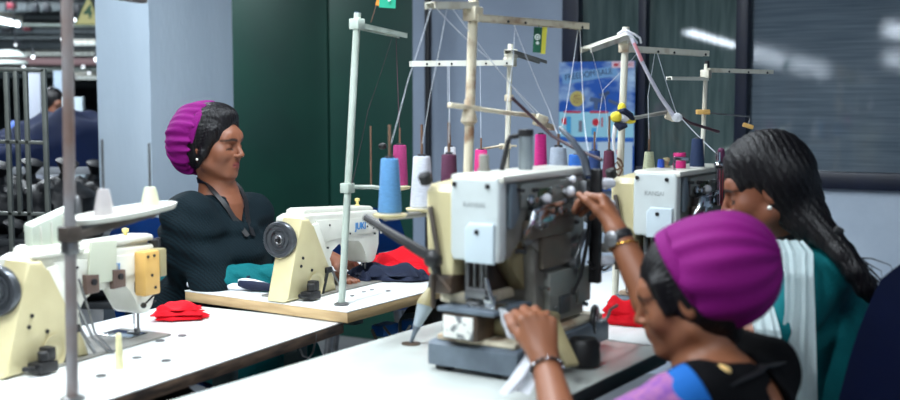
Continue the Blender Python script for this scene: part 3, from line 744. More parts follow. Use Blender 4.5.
# --- stand 3 (big machine, rust stained cream)
b3 = Vector((.047, 2.6, Z3)); b3 = Vector(((463 - 450) / F * 2.6, 2.6, Z3)); t3_ = P(474, -14, 2.62)
S3 = stand(t3_, b3, .0115, M_['rustcream'], 'tallest cream thread stand with rust stains, rising behind the big grey machine')
for a_, b_, w in ((P(430, 2.5, 2.52), P(474, 3, 2.62), .034), (P(474, 15, 2.6), P(585, 24, 2.86), .03)):
    mb = chan(MB(), a_, b_, w, .014); ar = mb.build('top_arm', M_['pole'] if w > .031 else M_['rustcream'], S3, world=True)
hm = MB(); holes(hm, P(474, 15, 2.6), P(585, 24, 2.86), (.25, .4, .93), .03); hm.build('arm_holes', M_['darkhole'], S3, world=True)
clamp(S3, P(473, 14, 2.61), .036, M_['rustcream'])
mb = MB(); mb.beam(P(449, 105, 2.58), P(480, 109, 2.62), .02, .012); mb.build('thread_guide_plate', M_['rustcream'], S3, world=True)
bar(S3, [P(466, 107, 2.6), P(500, 112, 2.68), P(535, 116, 2.75), P(547, 121, 2.78)], .0058, M_['rustcream'], 'guide_arm')
mb = MB(); mb.lathe([(.012, 0), (.02, .008), (.018, .02), (.012, .045), (.011, .06)], P(469, 125, 2.61), (0, 0, 1), 18); mb.build('collar', M_['rustcream'], S3, world=True)
mb = MB(); mb.beam(P(535, 122, 2.74), P(553, 128, 2.8), .016, .014); mb.box(P(541, 119, 2.75), (.03, .02, .02), .003, rot=(0, .3, .4)); mb.build('arm_clamp', M_['rustcream'], S3, world=True)
bar(S3, [P(512, 98, 2.6), P(528, 113, 2.62), P(552, 136, 2.6), P(574, 148, 2.55), P(602, 160, 2.5)], .004, mat('brown black rod', (62, 40, 48), .4), 'dark_rod')
zr = 1.03
bar(S3, [along(t3_, b3, zr), Vector((P(425, 200, 2.68).x, 2.68, zr)), Vector((P(385, 215, 2.6).x, 2.58, zr))], .008, M_['castgrey'])
bar(S3, [along(t3_, b3, zr), Vector((P(520, 200, 2.7).x, 2.68, zr)), Vector((P(560, 200, 2.7).x, 2.7, zr))], .008, M_['castgrey'])
clamp(S3, along(t3_, b3, zr), .036, M_['rustcream'])
G3 = None
specs = [
 ('blue', 390, 157, 210, 18, 24, 2.56, (96, 158, 214), 'light blue thread cone, the largest and nearest cone'),
 ('white', 422, 155, 208, 17, 24, 2.70, (222, 226, 238), 'white thread cone between the light blue and dark maroon cones'),
 ('maroon', 449, 153, 205, 15, 18, 2.66, (92, 34, 70), 'dark maroon thread cone beside the white one, behind the big grey machine'),
 ('pale', 558, 146, 203, 16, 24, 2.70, (196, 208, 226), 'pale grey blue thread cone right of the hanging pink cone'),
]
C3 = {}
for k_, px, y0, y1, w0, w1, Y_, col, lb in specs:
    cc, bb, tt = cone(px, y0, y1, w0, w1, Y_, col, lb, zbase=1.042)
    C3[k_] = (cc, bb, tt); disc(S3, bb, .04, M_['cream'] if k_ in ('blue', 'white') else M_['white']); rodp(S3, bb, tt.z - bb.z + (.075 if k_ != 'pale' else .03), .0035)
pk, pkb, pkt = cone(540.5, 133.5, 166, 11, 13, 2.76, (240, 40, 150), 'bright pink thread cone held high on a thin spindle')
rodp(S3, Vector((pkb.x, pkb.y, 1.03)), pkb.z - 1.03 + .006, .003); bar(S3, [Vector((P(558, 200, 2.7).x, 2.7, 1.03)), Vector((pkb.x, pkb.y, 1.03))], .006, M_['castgrey'])
MB().lathe([(.004, -.004), (.014, -.003), (.014, -.0005), (.004, -.0003)], pkb, (0, 0, 1), 20).build('spool_tray', M_['steel'], S3, world=True)
cc, bb, tt = C3['white']; strand(cc, [tt + DZ * .02, P(430, 95, 2.66), P(447, 8, 2.56)])
strand(cc, [P(436, 8, 2.55), P(490, 60, 2.66), P(548, 122, 2.78)])
cc, bb, tt = C3['blue']; strand(cc, [tt + DZ * .02, P(408, 80, 2.55), P(431, 8, 2.52)])
cc, bb, tt = C3['maroon']; strand(cc, [tt + DZ * .02, P(449, 107, 2.6)])
strand(cc, [P(448, 106, 2.6), P(447.5, 62, 2.6)], M_['thread'], .0007)
cc, bb, tt = C3['pale']; strand(cc, [tt + DZ * .02, P(549, 110, 2.75), P(514, 25, 2.7)])
strand(cc, [P(515, 25, 2.7), P(513, 60, 2.72), P(505, 118, 2.7)], None, .0008)
strand(pk, [pkt + DZ * .015, P(541, 120, 2.75), P(452, 8, 2.58)])
strand(cc, [P(578, 30, 2.85), P(566, 110, 2.8), P(557, 146, 2.72)]); strand(cc, [P(580, 30, 2.85), P(584, 120, 2.7), P(588, 150, 2.5)])
# paper tag hanging from the right arm
tg = thing('paper_tag', P(540, 48, 2.75), 'green and yellow paper tag hanging from the tall cream stand', 'tag')
mb = MB(); mb.box(P(537.5, 40, 2.75), (.021, .0012, .062), 0, rot=(0, .05, .1)); mb.build('green_label', mat('green print', (16, 92, 66), .5), tg, world=True)
mb = MB(); mb.box(P(543.8, 40.5, 2.752), (.0125, .0012, .066), 0, rot=(0, .07, .1)); mb.build('yellow_label', mat('yellow print', (222, 216, 70), .5), tg, world=True)
mb = MB(); mb.lathe([(.0045, 0), (.0075, 0)], P(537.5, 37, 2.745), (0, -1, 0), 24, cap=False); mb.sph(P(537.6, 37, 2.744), .003, (1, .2, 1)); mb.cyl(P(537.5, 43, 2.7456), P(537.5, 43, 2.7446), .004); mb.build('printed_face', mat('pale print', (220, 232, 228), .5), tg, world=True)
MB().tube([P(540, 32, 2.75), P(538, 22, 2.74)], .0012, seg=6).build('tag_string', mat('green string', (30, 120, 80), .6), tg, world=True)
tg = thing('paper_tag', P(388, 8, 2.9), 'small teal tag with an orange edge at the top, above the pale green stand', 'tag')
mb = MB(); mb.box(P(387.5, 1, 2.9), (.043, .0012, .036), 0, rot=(0, .05, .1)); mb.build('green_label', mat('teal print', (34, 166, 132), .5), tg, world=True)
mb = MB(); mb.box(P(379, 0, 2.9), (.012, .0016, .03), 0, rot=(0, .3, .1)); mb.build('orange_label', mat('orange print', (222, 140, 50), .5), tg, world=True)
mb = MB(); mb.cyl(P(389, 0, 2.896), P(389, 0, 2.894), .004); mb.build('printed_dot', mat('pale print', (220, 232, 228), .5), tg, world=True)
MB().tube([P(376, 6, 2.9), P(371, 22, 2.98)], .0016, seg=6).build('tag_string', M_['rod'], tg, world=True)
MB().tube([P(388, -6, 2.9), P(390, -40, 2.9)], .0012, seg=6).build('hanging_string', M_['rod'], tg, world=True)

# --- stand 4 (behind, white arm)
b4 = Vector(((504 - 450) / F * 3.65, 3.65, Z2)); t4_ = P(510.5, 44, 3.65)
S4 = stand(t4_, b4, .0092, M_['pole'], 'white thread stand with a long level arm, furthest back before the grey wall')
mb = chan(MB(), P(410.5, 61.5, 3.5), P(512, 60.5, 3.62), .026, .016); mb.build('top_arm', M_['white'], S4, world=True)
hm = MB(); holes(hm, P(411, 61.5, 3.5), P(512, 60.5, 3.62), (.14, .26, .38, .72, .93), .026); hm.build('arm_holes', M_['darkhole'], S4, world=True)
mb = chan(MB(), P(508, 50, 3.6), P(543, 61, 3.9), .03, .010); mb.build('rear_arm', M_['castgrey'], S4, world=True)
clamp(S4, P(511, 54, 3.64), .034, M_['pole']); clamp(S4, P(510, 62, 3.64), .034, M_['pole'])
for yy in (98,): clamp(S4, P(509, yy, 3.65), .024, M_['rustcream'])
bar(S4, [P(476, 150, 3.55), P(500, 146, 3.6), P(516, 146, 3.66)], .004, M_['rustcream'], 'guide_arm')
MB().box(P(505, 146.5, 3.62), (.04, .03, .018), .003).build('clamp', M_['rustcream'], S4, world=True)
zq = 1.035
bar(S4, [along(t4_, b4, zq), Vector((P(481, 150, 3.52).x, 3.52, zq)), Vector((P(450, 150, 3.5).x, 3.5, zq))], .007, M_['white'])
for (px, y0, w0, w1, Y_, col, lb) in ((450, 146, 11, 14, 3.5, (232, 234, 240), 'small white thread cone behind the dark maroon one'), (481, 149, 12, 15, 3.52, (232, 52, 140), 'pink thread cone behind the small canister of the big grey machine')):
    cc, bb, tt = cone(px, y0, 190, w0, w1, Y_, col, lb, zbase=1.048); disc(S4, bb, .034, M_['white']); rodp(S4, bb, tt.z - bb.z + .035)
    strand(cc, [tt + DZ * .01, P(px - 1, 63, Y_)], None, .0008)

# --- stand 5 (poster side)
b5 = Vector(((616.5 - 450) / F * 3., 3.0, Z3)); t5_ = P(626, 27, 3.0)
S5 = stand(t5_, b5, .0098, M_['pole'], 'cream thread stand wrapped with a cloth knot, in front of the blue poster')
mb = chan(MB(), P(586, 48, 2.78), P(625, 34.5, 3.0), .03, .012); mb.build('left_arm', M_['pole'], S5, world=True)
mb = chan(MB(), P(626, 46.5, 3.0), P(706, 51.5, 3.14), .028, .014); mb.build('right_arm', M_['pole'], S5, world=True)
hm = MB(); holes(hm, P(626, 46.5, 3.0), P(706, 51.5, 3.14), (.35, .55, .95), .028); hm.build('arm_holes', M_['darkhole'], S5, world=True)
clamp(S5, P(625, 38, 3.0), .034, M_['pole']); clamp(S5, P(625, 48, 3.0), .028, M_['rustcream'])
bar(S5, [P(622, 120, 3.0), P(640, 117, 3.04), P(668, 112, 3.1)], .0055, M_['castgrey'], 'guide_arm')
MB().box(P(671, 116, 3.1), (.03, .02, .026), .004, rot=(0, .4, 0)).build('arm_clamp', M_['rustcream'], S5, world=True)
bar(S5, [P(660, 96, 3.05), P(672, 112, 3.08), P(690, 123, 3.1), P(719, 132, 3.12)], .0045, mat('dark red rod', (58, 34, 44), .4), 'dark_rod')
mb = MB(); mb.tube([P(617 + dx, y, 2.985) for dx, y in ((0, 158), (4, 161), (6, 166), (0, 170), (-4, 166), (0, 162), (5, 170), (2, 176), (-3, 172))], .003); mb.build('wire_coil', M_['rod'], S5, world=True)
zq = 1.075
bar(S5, [along(t5_, b5, zq), Vector((P(594, 150, 3.).x, 3.02, zq)), Vector((P(577, 150, 3.).x, 3.02, zq))], .007, M_['castgrey'])
bar(S5, [along(t5_, b5, zq), Vector((P(649, 150, 3.).x, 3.04, zq))], .007, M_['castgrey'])
bar(S5, [Vector((P(594, 150, 3.).x, 3.02, zq)), Vector((P(608, 150, 2.9).x, 2.92, zq))], .006, M_['castgrey'])
sp5 = [(577.5, 154, 18, 20, 3.02, (30, 104, 196), 'short bright blue thread spool behind the pale grey cone', .0, 'thread_spool'),
       (594, 150, 11, 14, 3.02, (24, 60, 120), 'dark blue thread cone between the bright blue spool and the maroon cone', .03, 'thread_cone'),
       (608.5, 150, 10, 14, 2.92, (96, 28, 62), 'maroon thread cone in front of the blue poster', .07, 'thread_cone'),
       (648.5, 151, 9, 14, 3.04, (216, 222, 186), 'cream thread cone right of the poster', .04, 'thread_cone')]
C5 = []
for (px, y0, w0, w1, Y_, col, lb, sh, nm) in sp5:
    cc, bb, tt = cone(px, y0, 190, w0, w1, Y_, col, lb, zbase=1.09, name=nm); disc(S5, bb, .032, M_['white']); rodp(S5, bb, tt.z - bb.z + .02 + sh); C5.append((cc, tt))
strand(C5[3][0], [C5[3][1] + DZ * .01, P(648, 95, 3.03), P(655, 52, 3.05)]); strand(C5[3][0], [P(657, 52, 3.05), P(676, 112, 3.1), P(716, 153, 3.0)], None, .0011)
strand(C5[2][0], [C5[2][1] + DZ * .01, P(605, 100, 2.9), P(592, 52, 2.82)], None, .0006)
strand(C5[1][0], [C5[1][1] + DZ * .01, P(603, 90, 3.0), P(640, 50, 3.0)], None, .0006)
# knotted cloth
kc = thing('cloth_knot', P(622, 118, 2.98), 'yellow, white and navy cloth knotted round the cream stand', 'cloth')
yel = mat('yellow cloth', (226, 206, 60), .8, bump=.3, bscale=200)
mb = MB(); mb.sph(P(616.5, 117, 2.955), .017, (1, .8, .9)); mb.sph(P(622, 108.5, 2.975), .012, (1, .9, 1.3)); mb.sph(P(630, 121, 2.965), .011, (1.4, .8, .7)); mb.build('yellow_fold', yel, kc, world=True)
mb = MB(); mb.sph(P(622.5, 116.5, 2.962), .020, (1.1, .8, .85)); mb.tube([P(616, 124, 2.96), P(613.5, 138, 2.97), P(614, 152, 2.975)], [.007, .005, .003]); mb.build('white_fold', M_['whitecl'], kc, world=True)
mb = MB(); mb.tube([P(618, 112, 2.96), P(624, 111, 2.945), P(630, 115, 2.95), P(633, 120, 2.965)], [.006, .009, .009, .006]); mb.tube([P(615, 123, 2.955), P(620, 127, 2.95), P(627, 125, 2.95)], [.006, .012, .006]); mb.build('navy_fold', M_['navy'], kc, world=True)
# white and pink tape from the arm
tpq = thing('cloth_tape', P(652, 75, 2.98), 'long white and pink tape slung from the top of the cloth-wrapped stand', 'tape')
mb = MB(); mb.tube([P(619, 34, 2.96), P(624, 30, 2.95), P(630, 33, 2.94), P(633, 41, 2.94), P(640, 58, 2.95), P(650, 78, 2.97), P(660, 96, 3.0), P(669, 109, 3.04), P(675, 118, 3.06)], [.004, .005, .005, .006, .0055, .0055, .0055, .006, .007]); mb.build('tape', mat('white tape', (220, 218, 234), .7), tpq, world=True)
mb = MB(); mb.tube([P(626, 31, 2.935), P(634, 34, 2.935), P(640, 38, 2.95), P(641, 43, 2.96)], .003); mb.tube([P(627, 34, 2.935), P(633, 37, 2.935), P(637, 43, 2.95)], .003); mb.build('tape_end', M_['whitecl'], tpq, world=True)
mb = MB(); mb.tube([P(634, 43, 2.936), P(638, 51, 2.94), P(642, 61, 2.945)], .0045); mb.build('pink_stripe', mat('pink tape', (226, 150, 160), .7), tpq, world=True)
mb = MB(); mb.sph(P(677, 117.5, 3.05), .014, (1.1, .8, .9)); mb.build('tape_knot', M_['whitecl'], tpq, world=True)

# --- stand 6 (right, thin)
b6 = Vector(((699 - 450) / F * 3.62, 3.62, Z3)); t6_ = P(706.5, 64, 3.62)
S6 = stand(t6_, b6, .0075, M_['pole'], 'thin white thread stand nearest the right window mullion')
mb = chan(MB(), P(669, 77, 3.5), P(706, 77.5, 3.62), .024, .010); mb.build('left_arm', M_['white'], S6, world=True)
mb = chan(MB(), P(707, 68.5, 3.62), P(771, 70.5, 3.75), .024, .012); mb.build('right_arm', M_['pole'], S6, world=True)
hm = MB(); holes(hm, P(707, 68.5, 3.62), P(771, 70.5, 3.75), (.3, .6, .9), .024); hm.build('arm_holes', M_['darkhole'], S6, world=True)
clamp(S6, P(706, 74, 3.61), .03, M_['pole'])
MB().cyl(P(707, 68, 3.62), P(707, 61, 3.62), .0075).build('pole_cap', M_['black'], S6, world=True)
bar(S6, [P(702, 112, 3.6), P(720, 114, 3.62), P(749, 116.5, 3.66), P(750, 120, 3.66), P(748, 125, 3.66)], .0028, M_['steel'], 'guide_arm')
MB().box(P(703, 112, 3.6), (.045, .02, .016), .003).build('clamp', M_['orange'], S6, world=True)
MB().box(P(748, 126, 3.66), (.035, .015, .014), .003, rot=(0, .3, 0)).build('hook_clamp', M_['orange'], S6, world=True)
# spools standing on top of machine 4
ztop = Z3 + .408 * .94 + .0005
for (px, y0, w0, w1, Y_, col, lb, nm) in ((696.5, 138, 11, 15, 2.86, (18, 46, 88), 'navy thread cone on top of the machine near the window', 'thread_cone'),
                              (679, 152.5, 12, 13, 2.8, (226, 34, 130), 'small bright pink spool on top of the machine near the window', 'thread_spool'),
                              (660.5, 159, 6, 7, 2.83, (30, 80, 190), 'tiny blue spool on top of the machine near the window', 'thread_spool')):
    cone(px, y0, 190, w0, w1, Y_, col, lb, zbase=ztop, name=nm)
mb = MB(); p = P(666.5, 165, 2.84); p.z = ztop
mb.lathe([(.011, 0), (.011, .004), (.005, .006), (.005, .014), (.009, .017), (.009, .024), (.004, .026)], p, (0, 0, 1), 20)
o = mb.build('thread_guide', M_['olive'], IM4, world=True)
mb = MB(); p = P(674.5, 165, 2.73); mb.cyl(P(674.5, 163, 2.73), P(674.5, 163, 2.73) + DZ * .014, .0035); mb.beam(P(674, 158.5, 2.73), P(688, 159, 2.75), .008, .01, .003); mb.cyl(Vector((p.x, p.y, ztop)), p + DZ * .02, .003); mb.build('chrome_guide', M_['chrome'], IM4, world=True)
# tension unit with red threads
mb = MB(); mb.cyl(P(718, 152, 2.86), P(718, 205, 2.86), .007); mb.sph(P(719, 165, 2.85), .014, (1, 1, .7)); mb.build('take_up_unit', M_['chrome'], IM4, world=True)
mb = MB(); mb.cyl(P(722, 168, 2.84), P(722, 205, 2.84), .006); mb.box(P(728, 175, 2.85), (.02, .02, .03), .004); mb.build('take_up_guard', M_['black'], IM4, world=True)
mb = MB(); mb.tube([P(720, 170, 2.82), P(720, 206, 2.82)], .0012, seg=6); mb.tube([P(723, 170, 2.82), P(722, 206, 2.82)], .0012, seg=6); mb.build('red_threads', mat('red thread', (130, 20, 44), .6), IM4, world=True)
mb = MB(); mb.lathe([(.008, 0), (.011, .004), (.009, .035), (.004, .04)], P(721, 163, 2.9), (0, 0, 1), 18); mb.build('maroon_bobbin', mat('maroon bobbin', (84, 26, 66), .6), IM4, world=True)
# ================================================================ CLOTHS ON THE TABLES
def cloth(name, cx, cy, z, ang, L, W, m, label, cat='cloth', h=.012, layers=3, seed=0, group=None, taper=.25, amp=.006):
    """a loosely folded cloth: a few wavy layers, each a closed rounded sheet"""
    rs = random.Random(seed); mb = MB()
    ph = [rs.uniform(0, 6) for _ in range(8)]
    t = thing(name, (cx, cy, z), label, cat, ang, group)
    for k in range(layers):
        z0 = k * h; l = L * (1 - .10 * k + rs.uniform(-.05, .05)); w = W * (1 - .12 * k + rs.uniform(-.05, .05)); ox, oy = rs.uniform(-.02, .02) * L * 3, rs.uniform(-.02, .02) * W * 3
        nu, nv = 34, 22
        def edge(u, v):
            a = 2 * u - 1; b = 2 * v - 1
            rx = 1 + .10 * math.sin(3 * b + ph[k]) + .05 * math.sin(9 * b + ph[k + 1]); ry = 1 + .12 * math.sin(2.5 * a + ph[k + 2]) + .05 * math.sin(8 * a + ph[k + 3])
            x = a * l / 2 * rx; y = b * w / 2 * ry * (1 - taper * (a * .5 + .5)); return x + ox, y + oy, a, b
        def top(u, v):
            x, y, a, b = edge(u, v); e = max(abs(a), abs(b)); f = (1 - e ** 6)
            zz = z0 + h * .5 * (1 + f) * .9 + amp * f * (math.sin(38 * y / W * .25 + 7 * x / L + ph[5]) + .6 * math.sin(23 * x / L * .5 + 9 * y / W * .3 + ph[6])) + amp * f
            return Vector((x, y, zz))
        def botm(u, v):
            x, y, a, b = edge(u, v); e = max(abs(a), abs(b)); return Vector((x, y, z0 + h * .5 * .9 * (e ** 6) + .0008))
        mb.grid(top, nu, nv); mb.grid(botm, nu, nv)
    bmesh.ops.remove_doubles(mb.bm, verts=mb.bm.verts[:], dist=.0004)
    mb.build('folded_layers', m, t)
    return t
p = Tz(180, 318, Z1); cloth('red_cloth', p.x, p.y, Z1, R(0), .135, .12, M_['red'], 'folded red cloth lying by itself on the leftmost table', h=.011, layers=3, seed=3, taper=.2)
p = Tz(404, 272, Z2); cloth('red_cloth', p.x + .0, p.y, Z2, R(10), .24, .26, M_['red'], 'crumpled red cloth at the hands of the woman in dark top', h=.014, layers=3, seed=5, taper=.1, amp=.016)
p = Tz(397, 280, Z2); cloth('navy_cloth', p.x, p.y, Z2, R(-4), .20, .10, M_['navy'], 'navy cloth with rumpled folds in front of the crumpled red cloth', h=.012, layers=2, seed=8, taper=.1, amp=.014)
p = Tz(377, 275, Z2); cloth('white_cloth_strip', p.x, p.y - .05, Z2 + .022, R(-30), .10, .035, M_['whitecl'], 'small white strip lying on the navy cloth by the needle', h=.008, layers=1, seed=2, amp=.003)
p = Tz(366, 280, Z2); cloth('navy_cloth', p.x, p.y + .01, Z2, R(50), .10, .10, M_['navy'], 'bunched navy cloth under the needle of the white sewing machine', h=.014, layers=2, seed=12, taper=.1, amp=.012)
p = Tz(626, 325, Z3); cloth('red_cloth', p.x, p.y, Z3, R(-30), .12, .06, M_['red'], 'red cloth half hidden by the raised forearm, on the table behind it', h=.024, layers=2, seed=9, taper=.4, amp=.012)
# rolled white and navy cloth
p0, p1 = Tz(184, 291, Z2), Tz(272, 295, Z2)
rc = thing('rolled_cloth', (p0 + p1) / 2, 'white and navy cloth strips rolled along the near edge of the plywood edged table', 'cloth')
pm_ = lambda k, dz=0., dy=0.: p0.lerp(p1, k) + Vector((0, dy + .05, dz))
mb = MB(); mb.tube([pm_(0, .012), pm_(.1, .013), pm_(.3, .012), pm_(.5, .011), pm_(.72, .012)], [.009, .0115, .011, .0105, .009], 12); mb.tube([pm_(.35, .026, .02), pm_(.5, .028, .02), pm_(.75, .022, .02), pm_(.95, .014, .01)], [.006, .01, .01, .008], 12)
mb.build('white_strip', M_['whitecl'], rc, world=True)
mb = MB(); mb.tube([pm_(.17, .014), pm_(.22, .019), pm_(.35, .022), pm_(.45, .017)], [.008, .0135, .014, .009], 12); mb.tube([pm_(.6, .02, .0), pm_(.75, .017, -.01), pm_(.9, .016, -.01), pm_(1.05, .012, -.01)], [.01, .015, .013, .009], 12)
mb.tube([pm_(.3, .03, .03), pm_(.5, .04, .03), pm_(.7, .032, .03)], [.01, .012, .008], 12)
mb.build('navy_strip', M_['navy'], rc, world=True)
# beige peg, table marks
p = Tz(119.5, 369, Z1); pg = thing('wooden_peg', p, 'small ivory peg standing upright on the leftmost table', 'peg')
MB().lathe([(.009, 0), (.0095, .004), (.007, .05), (.0062, .078), (.003, .081)], (0, 0, 0), (0, 0, 1), 20).build('peg_body', mat('ivory peg', (232, 226, 176), .4), pg)
# floor of machine area on leftmost table: bright slot plates
mb = MB()
for px, py in ((137, 358), (166, 361), (101, 376), (160, 341), (182, 336)):
    p = Tz(px, py, Z1); mb.cyl((p.x, p.y, Z1 + .0002), (p.x, p.y, Z1 + .0022), .011, seg=20)
mb.build('table_plugs', M_['steel'], T1, world=True)
mb = MB()
for px, py in ((352, 296), (364, 292), (372, 290), (388, 291)):
    p = Tz(px, py, Z2); mb.cyl((p.x, p.y, Z2 + .0002), (p.x, p.y, Z2 + .0015), .007, seg=16)
mb.build('table_plugs', M_['steel'], T2, world=True)
# thread trimmer/funnel with bent wire near the big machine
fb = Tz(411, 344, Z3); fn = thing('funnel_hook', fb, 'cream and grey cone on a bent wire stem, standing left of the big grey machine', 'tool')
Yf = fb.y
MB().lathe([(.022, 0), (.022, .0025), (.006, .004)], (0, 0, 0), (0, 0, 1), 20).build('foot_plate', M_['darkmetal'], fn)
mb = MB(); mb.tube([fb + DZ * .003, P(414, 334, Yf), P(417, 326, Yf)], [.004, .005, .01]); mb.build('stem', M_['slate'], fn, world=True)
mb = MB(); a_, b_ = P(416, 328, Yf), P(425, 306, Yf + .02); mb.cyl(a_, b_, .008, .019, 20); mb.build('grey_skirt', mat('grey plastic', (150, 162, 170), .4), fn, world=True)
mb = MB(); a_, b_ = P(425, 305.5, Yf + .02), P(430, 288, Yf + .03); mb.cyl(a_, a_.lerp(b_, .3), .020, .018, 20); mb.cyl(a_.lerp(b_, .3), b_, .017, .006, 20); mb.build('cream_cone', M_['olive'], fn, world=True)
mb = MB(); mb.tube([P(430, 289, Yf + .03), P(431, 276, Yf + .03), P(434, 268, Yf + .03), P(440, 263, Yf + .03)], [.006, .004, .003, .003]); mb.build('bent_wire', M_['steel'], fn, world=True)

# ================================================================ CHAIRS
def chair(loc, ang, mtl, label, seat=.44, top=.86, wd=.42, lean=.12):
    """moulded plastic armless chair; local +x is the way the sitter faces"""
    t = thing('plastic_chair', loc, label, 'chair', ang)
    def back(u, v):
        y = (u * 2 - 1); zz = v
        wv = wd / 2 * (1 - .05 * zz - .42 * max(0, zz - .62) ** 2 * 6.9 * .3)
        hh = (top - seat) * (zz * (1 - .13 * abs(y) ** 2.6))
        return Vector((-.19 - lean * zz + .045 * y * y, y * wv, seat + .02 + hh))
    mb = MB(); mb.grid(back, 20, 20); mb.build('backrest', mtl, t, solid=.012)
    def st(u, v):
        x = -.19 + .42 * u; y = (v * 2 - 1) * (wd / 2 - .015 * u)
        return Vector((x, y, seat + .012 * math.cos(PI * (v - .5)) * -1 + .015 - .02 * max(0, u - .8) * 5 * .5))
    mb = MB(); mb.grid(st, 14, 14); mb.build('seat', mtl, t, solid=.012)
    for sx_, sy_ in ((-1, -1), (-1, 1), (1, -1), (1, 1)):
        MB().cyl((.02 + sx_ * .2, sy_ * (wd / 2 - .0), 0), (.02 + sx_ * .16, sy_ * (wd / 2 - .05), seat), .014, .017).build('leg', M_['steel'], t)
    return t
aw = math.atan2(-.545, .839)
chair((-.79, 3.50, 0), aw, M_['bluep'], 'blue plastic chair the woman in dark top sits on, beside the pillar', top=.90, wd=.40)
chair((-.355, 4.66, 0), PI / 2, M_['bluep'], 'empty blue plastic chair behind the needle end of the white sewing machine', top=.87, wd=.37)
pc = P(942, 330, 2.30); chair((pc.x - .12, pc.y + .22, 0), R(118), M_['navyp'], 'navy plastic chair the woman in teal sits on, at the right', top=1.0, wd=.50)

# ================================================================ FACTORY BEYOND THE PILLAR
gm = mat('grey rack steel', (92, 96, 92), .5, .4, col2=(62, 66, 64), nscale=12, namt=.5)
Yr = 4.15
rk = thing('steel_rack', (P(20, 200, Yr).x, Yr, 0), 'grey steel barred rack at the far left, in front of the navy cloth', 'rack')
def vb(mb, px, y0, y1, w, Y=Yr): mb.beam(P(px, y0, Y), P(px, y1, Y), w / F * Y, .02, .002, up=(0, 1, 0))
for px, y0, y1, w in ((43.5, 69, 262, 4.6), (25.2, 70, 262, 4), (15.5, 70, 215, 4), (6, 72, 262, 4.4)):
    mb = MB(); a_ = P(px, y0, Yr); b_ = Vector((a_.x, Yr, .02 if w > 4.3 else P(px, y1, Yr).z)); mb.beam(a_, b_, w / F * Yr, .02, .002, up=(0, 1, 0)); mb.build('upright', gm, rk, world=True)
for py, w in ((70, 3.6), (142.5, 3.6), (214, 3.6)):
    mb = MB(); a_ = P(-30, py - 1.6, Yr); b_ = P(45, py + .3, Yr); mb.beam(a_, b_, .02, w / F * Yr, .002); mb.build('crossbar', gm, rk, world=True)
Yt = 5.3; zt_ = P(50, 166, Yt).z
bt = thing('work_bench', (P(50, 200, Yt).x, Yt, 0), 'grey bench beyond the pillar, carrying the heap of navy cloth', 'table')
MB().bx(-2.2, .42, -.1, .9, -.035, .0, .004).build('bench_top', mat('grey bench top', (150, 154, 160), .5), bt).location = (0, 0, zt_)
for x in (-1.9, .36): 
    for y in (-.06, .86): MB().bx(x - .02, x + .02, y - .02, y + .02, 0, zt_ - .035, .003).build('leg', gm, bt)
# navy heap
nh = thing('navy_cloth_heap', (P(60, 166, Yt + .3).x, Yt + .35, zt_), 'heap of navy cloth piled on the grey bench beyond the pillar', 'cloth')
def heap(u, v):
    x = -1.1 + 1.6 * u; e = (1 - (2 * v - 1) ** 2)
    hgt = (.09 + .20 * u + .02 * math.sin(9 * u)) * min(1, 7 * u) * min(1, 12 * (1 - u))
    f = .035 * math.sin(17 * u + 6 * v) + .014 * math.sin(31 * u - 11 * v + 1.) + .01 * math.sin(53 * u + 20 * v)
    return Vector((x, -.40 + .7 * v + .03 * math.sin(7 * u), max(.0, hgt * e ** .5 + f * min(1, e * 2))))
mb = MB(); mb.grid(heap, 90, 40)
nhm = mb.build('heaped_cloth', mat('navy blue cloth', (3, 34, 84), .85, col2=(2, 22, 58), nscale=4, namt=.6), nh, solid=.004)
# black bags below
bagm = mat('shiny black plastic bag', (12, 14, 18), .5, spec=.3, bump=.4, bscale=20)
for i, (px, py, Y_, r_) in enumerate(((-8, 203, 4.75, .15), (24, 205, 5.0, .15), (58, 203, 4.75, .16), (88, 206, 5.15, .14), (6, 262, 4.6, .17), (46, 262, 4.85, .17), (82, 266, 4.6, .15))):
    p = P(px, py, Y_); p.z = (.735 if py < 230 else .47) + r_ * .74; rs = random.Random(i); ph = [rs.uniform(0, 6) for _ in range(6)]
    t = thing('plastic_bag', p, ('black plastic bag, %s' % ('upper left behind the rack bars', 'upper row beneath the navy cloth, second from left', 'upper row beneath the navy cloth, third from left', 'upper row bag touching the pillar', 'lower left behind the rack bars', 'lower row, middle bag above the control panel', 'lower row bag closest to the pillar')[i]), 'bag')
    mb = MB(); mb.sph((0, 0, 0), r_, (1, .75, .8), 40)
    for v in mb.bm.verts:
        d = v.co.normalized(); k = .07 * math.sin(7 * d.x + ph[0] + 3 * d.z) + .05 * math.sin(13 * d.z + ph[1] + 5 * d.x) + .04 * math.sin(21 * d.x + ph[2]) * math.cos(17 * d.z + ph[3])
        v.co *= 1 + k
    mb.build('bag_body', bagm, t)
    MB().lathe([(.03, 0), (.02, .03), (.05, .08), (.03, .09)], (0.03, 0, r_ * .74), (.3, -.2, 1), 14).build('tied_neck', bagm, t)
    if py > 240:
        pass
# platform on which upper bags rest
xs_ = P(40, 200, 4.85).x - .22; mdk = mat('dark shelf board', (30, 34, 38), .6, col2=(52, 56, 58), nscale=10)
shl = thing('storage_shelf', (xs_, 4.9, 0), 'dark two-tier shelf carrying the black bags behind the steel rack', 'shelf')
for zz in (.47, .735): MB().bx(-.8, .74, -.36, .24, zz - .03, zz, .004).build('shelf_board', mdk, shl)
for x_ in (-.77, .71):
    for y_ in (-.33, .21): MB().bx(x_ - .02, x_ + .02, y_ - .02, y_ + .02, 0, .80, .003).build('post', mdk, shl)

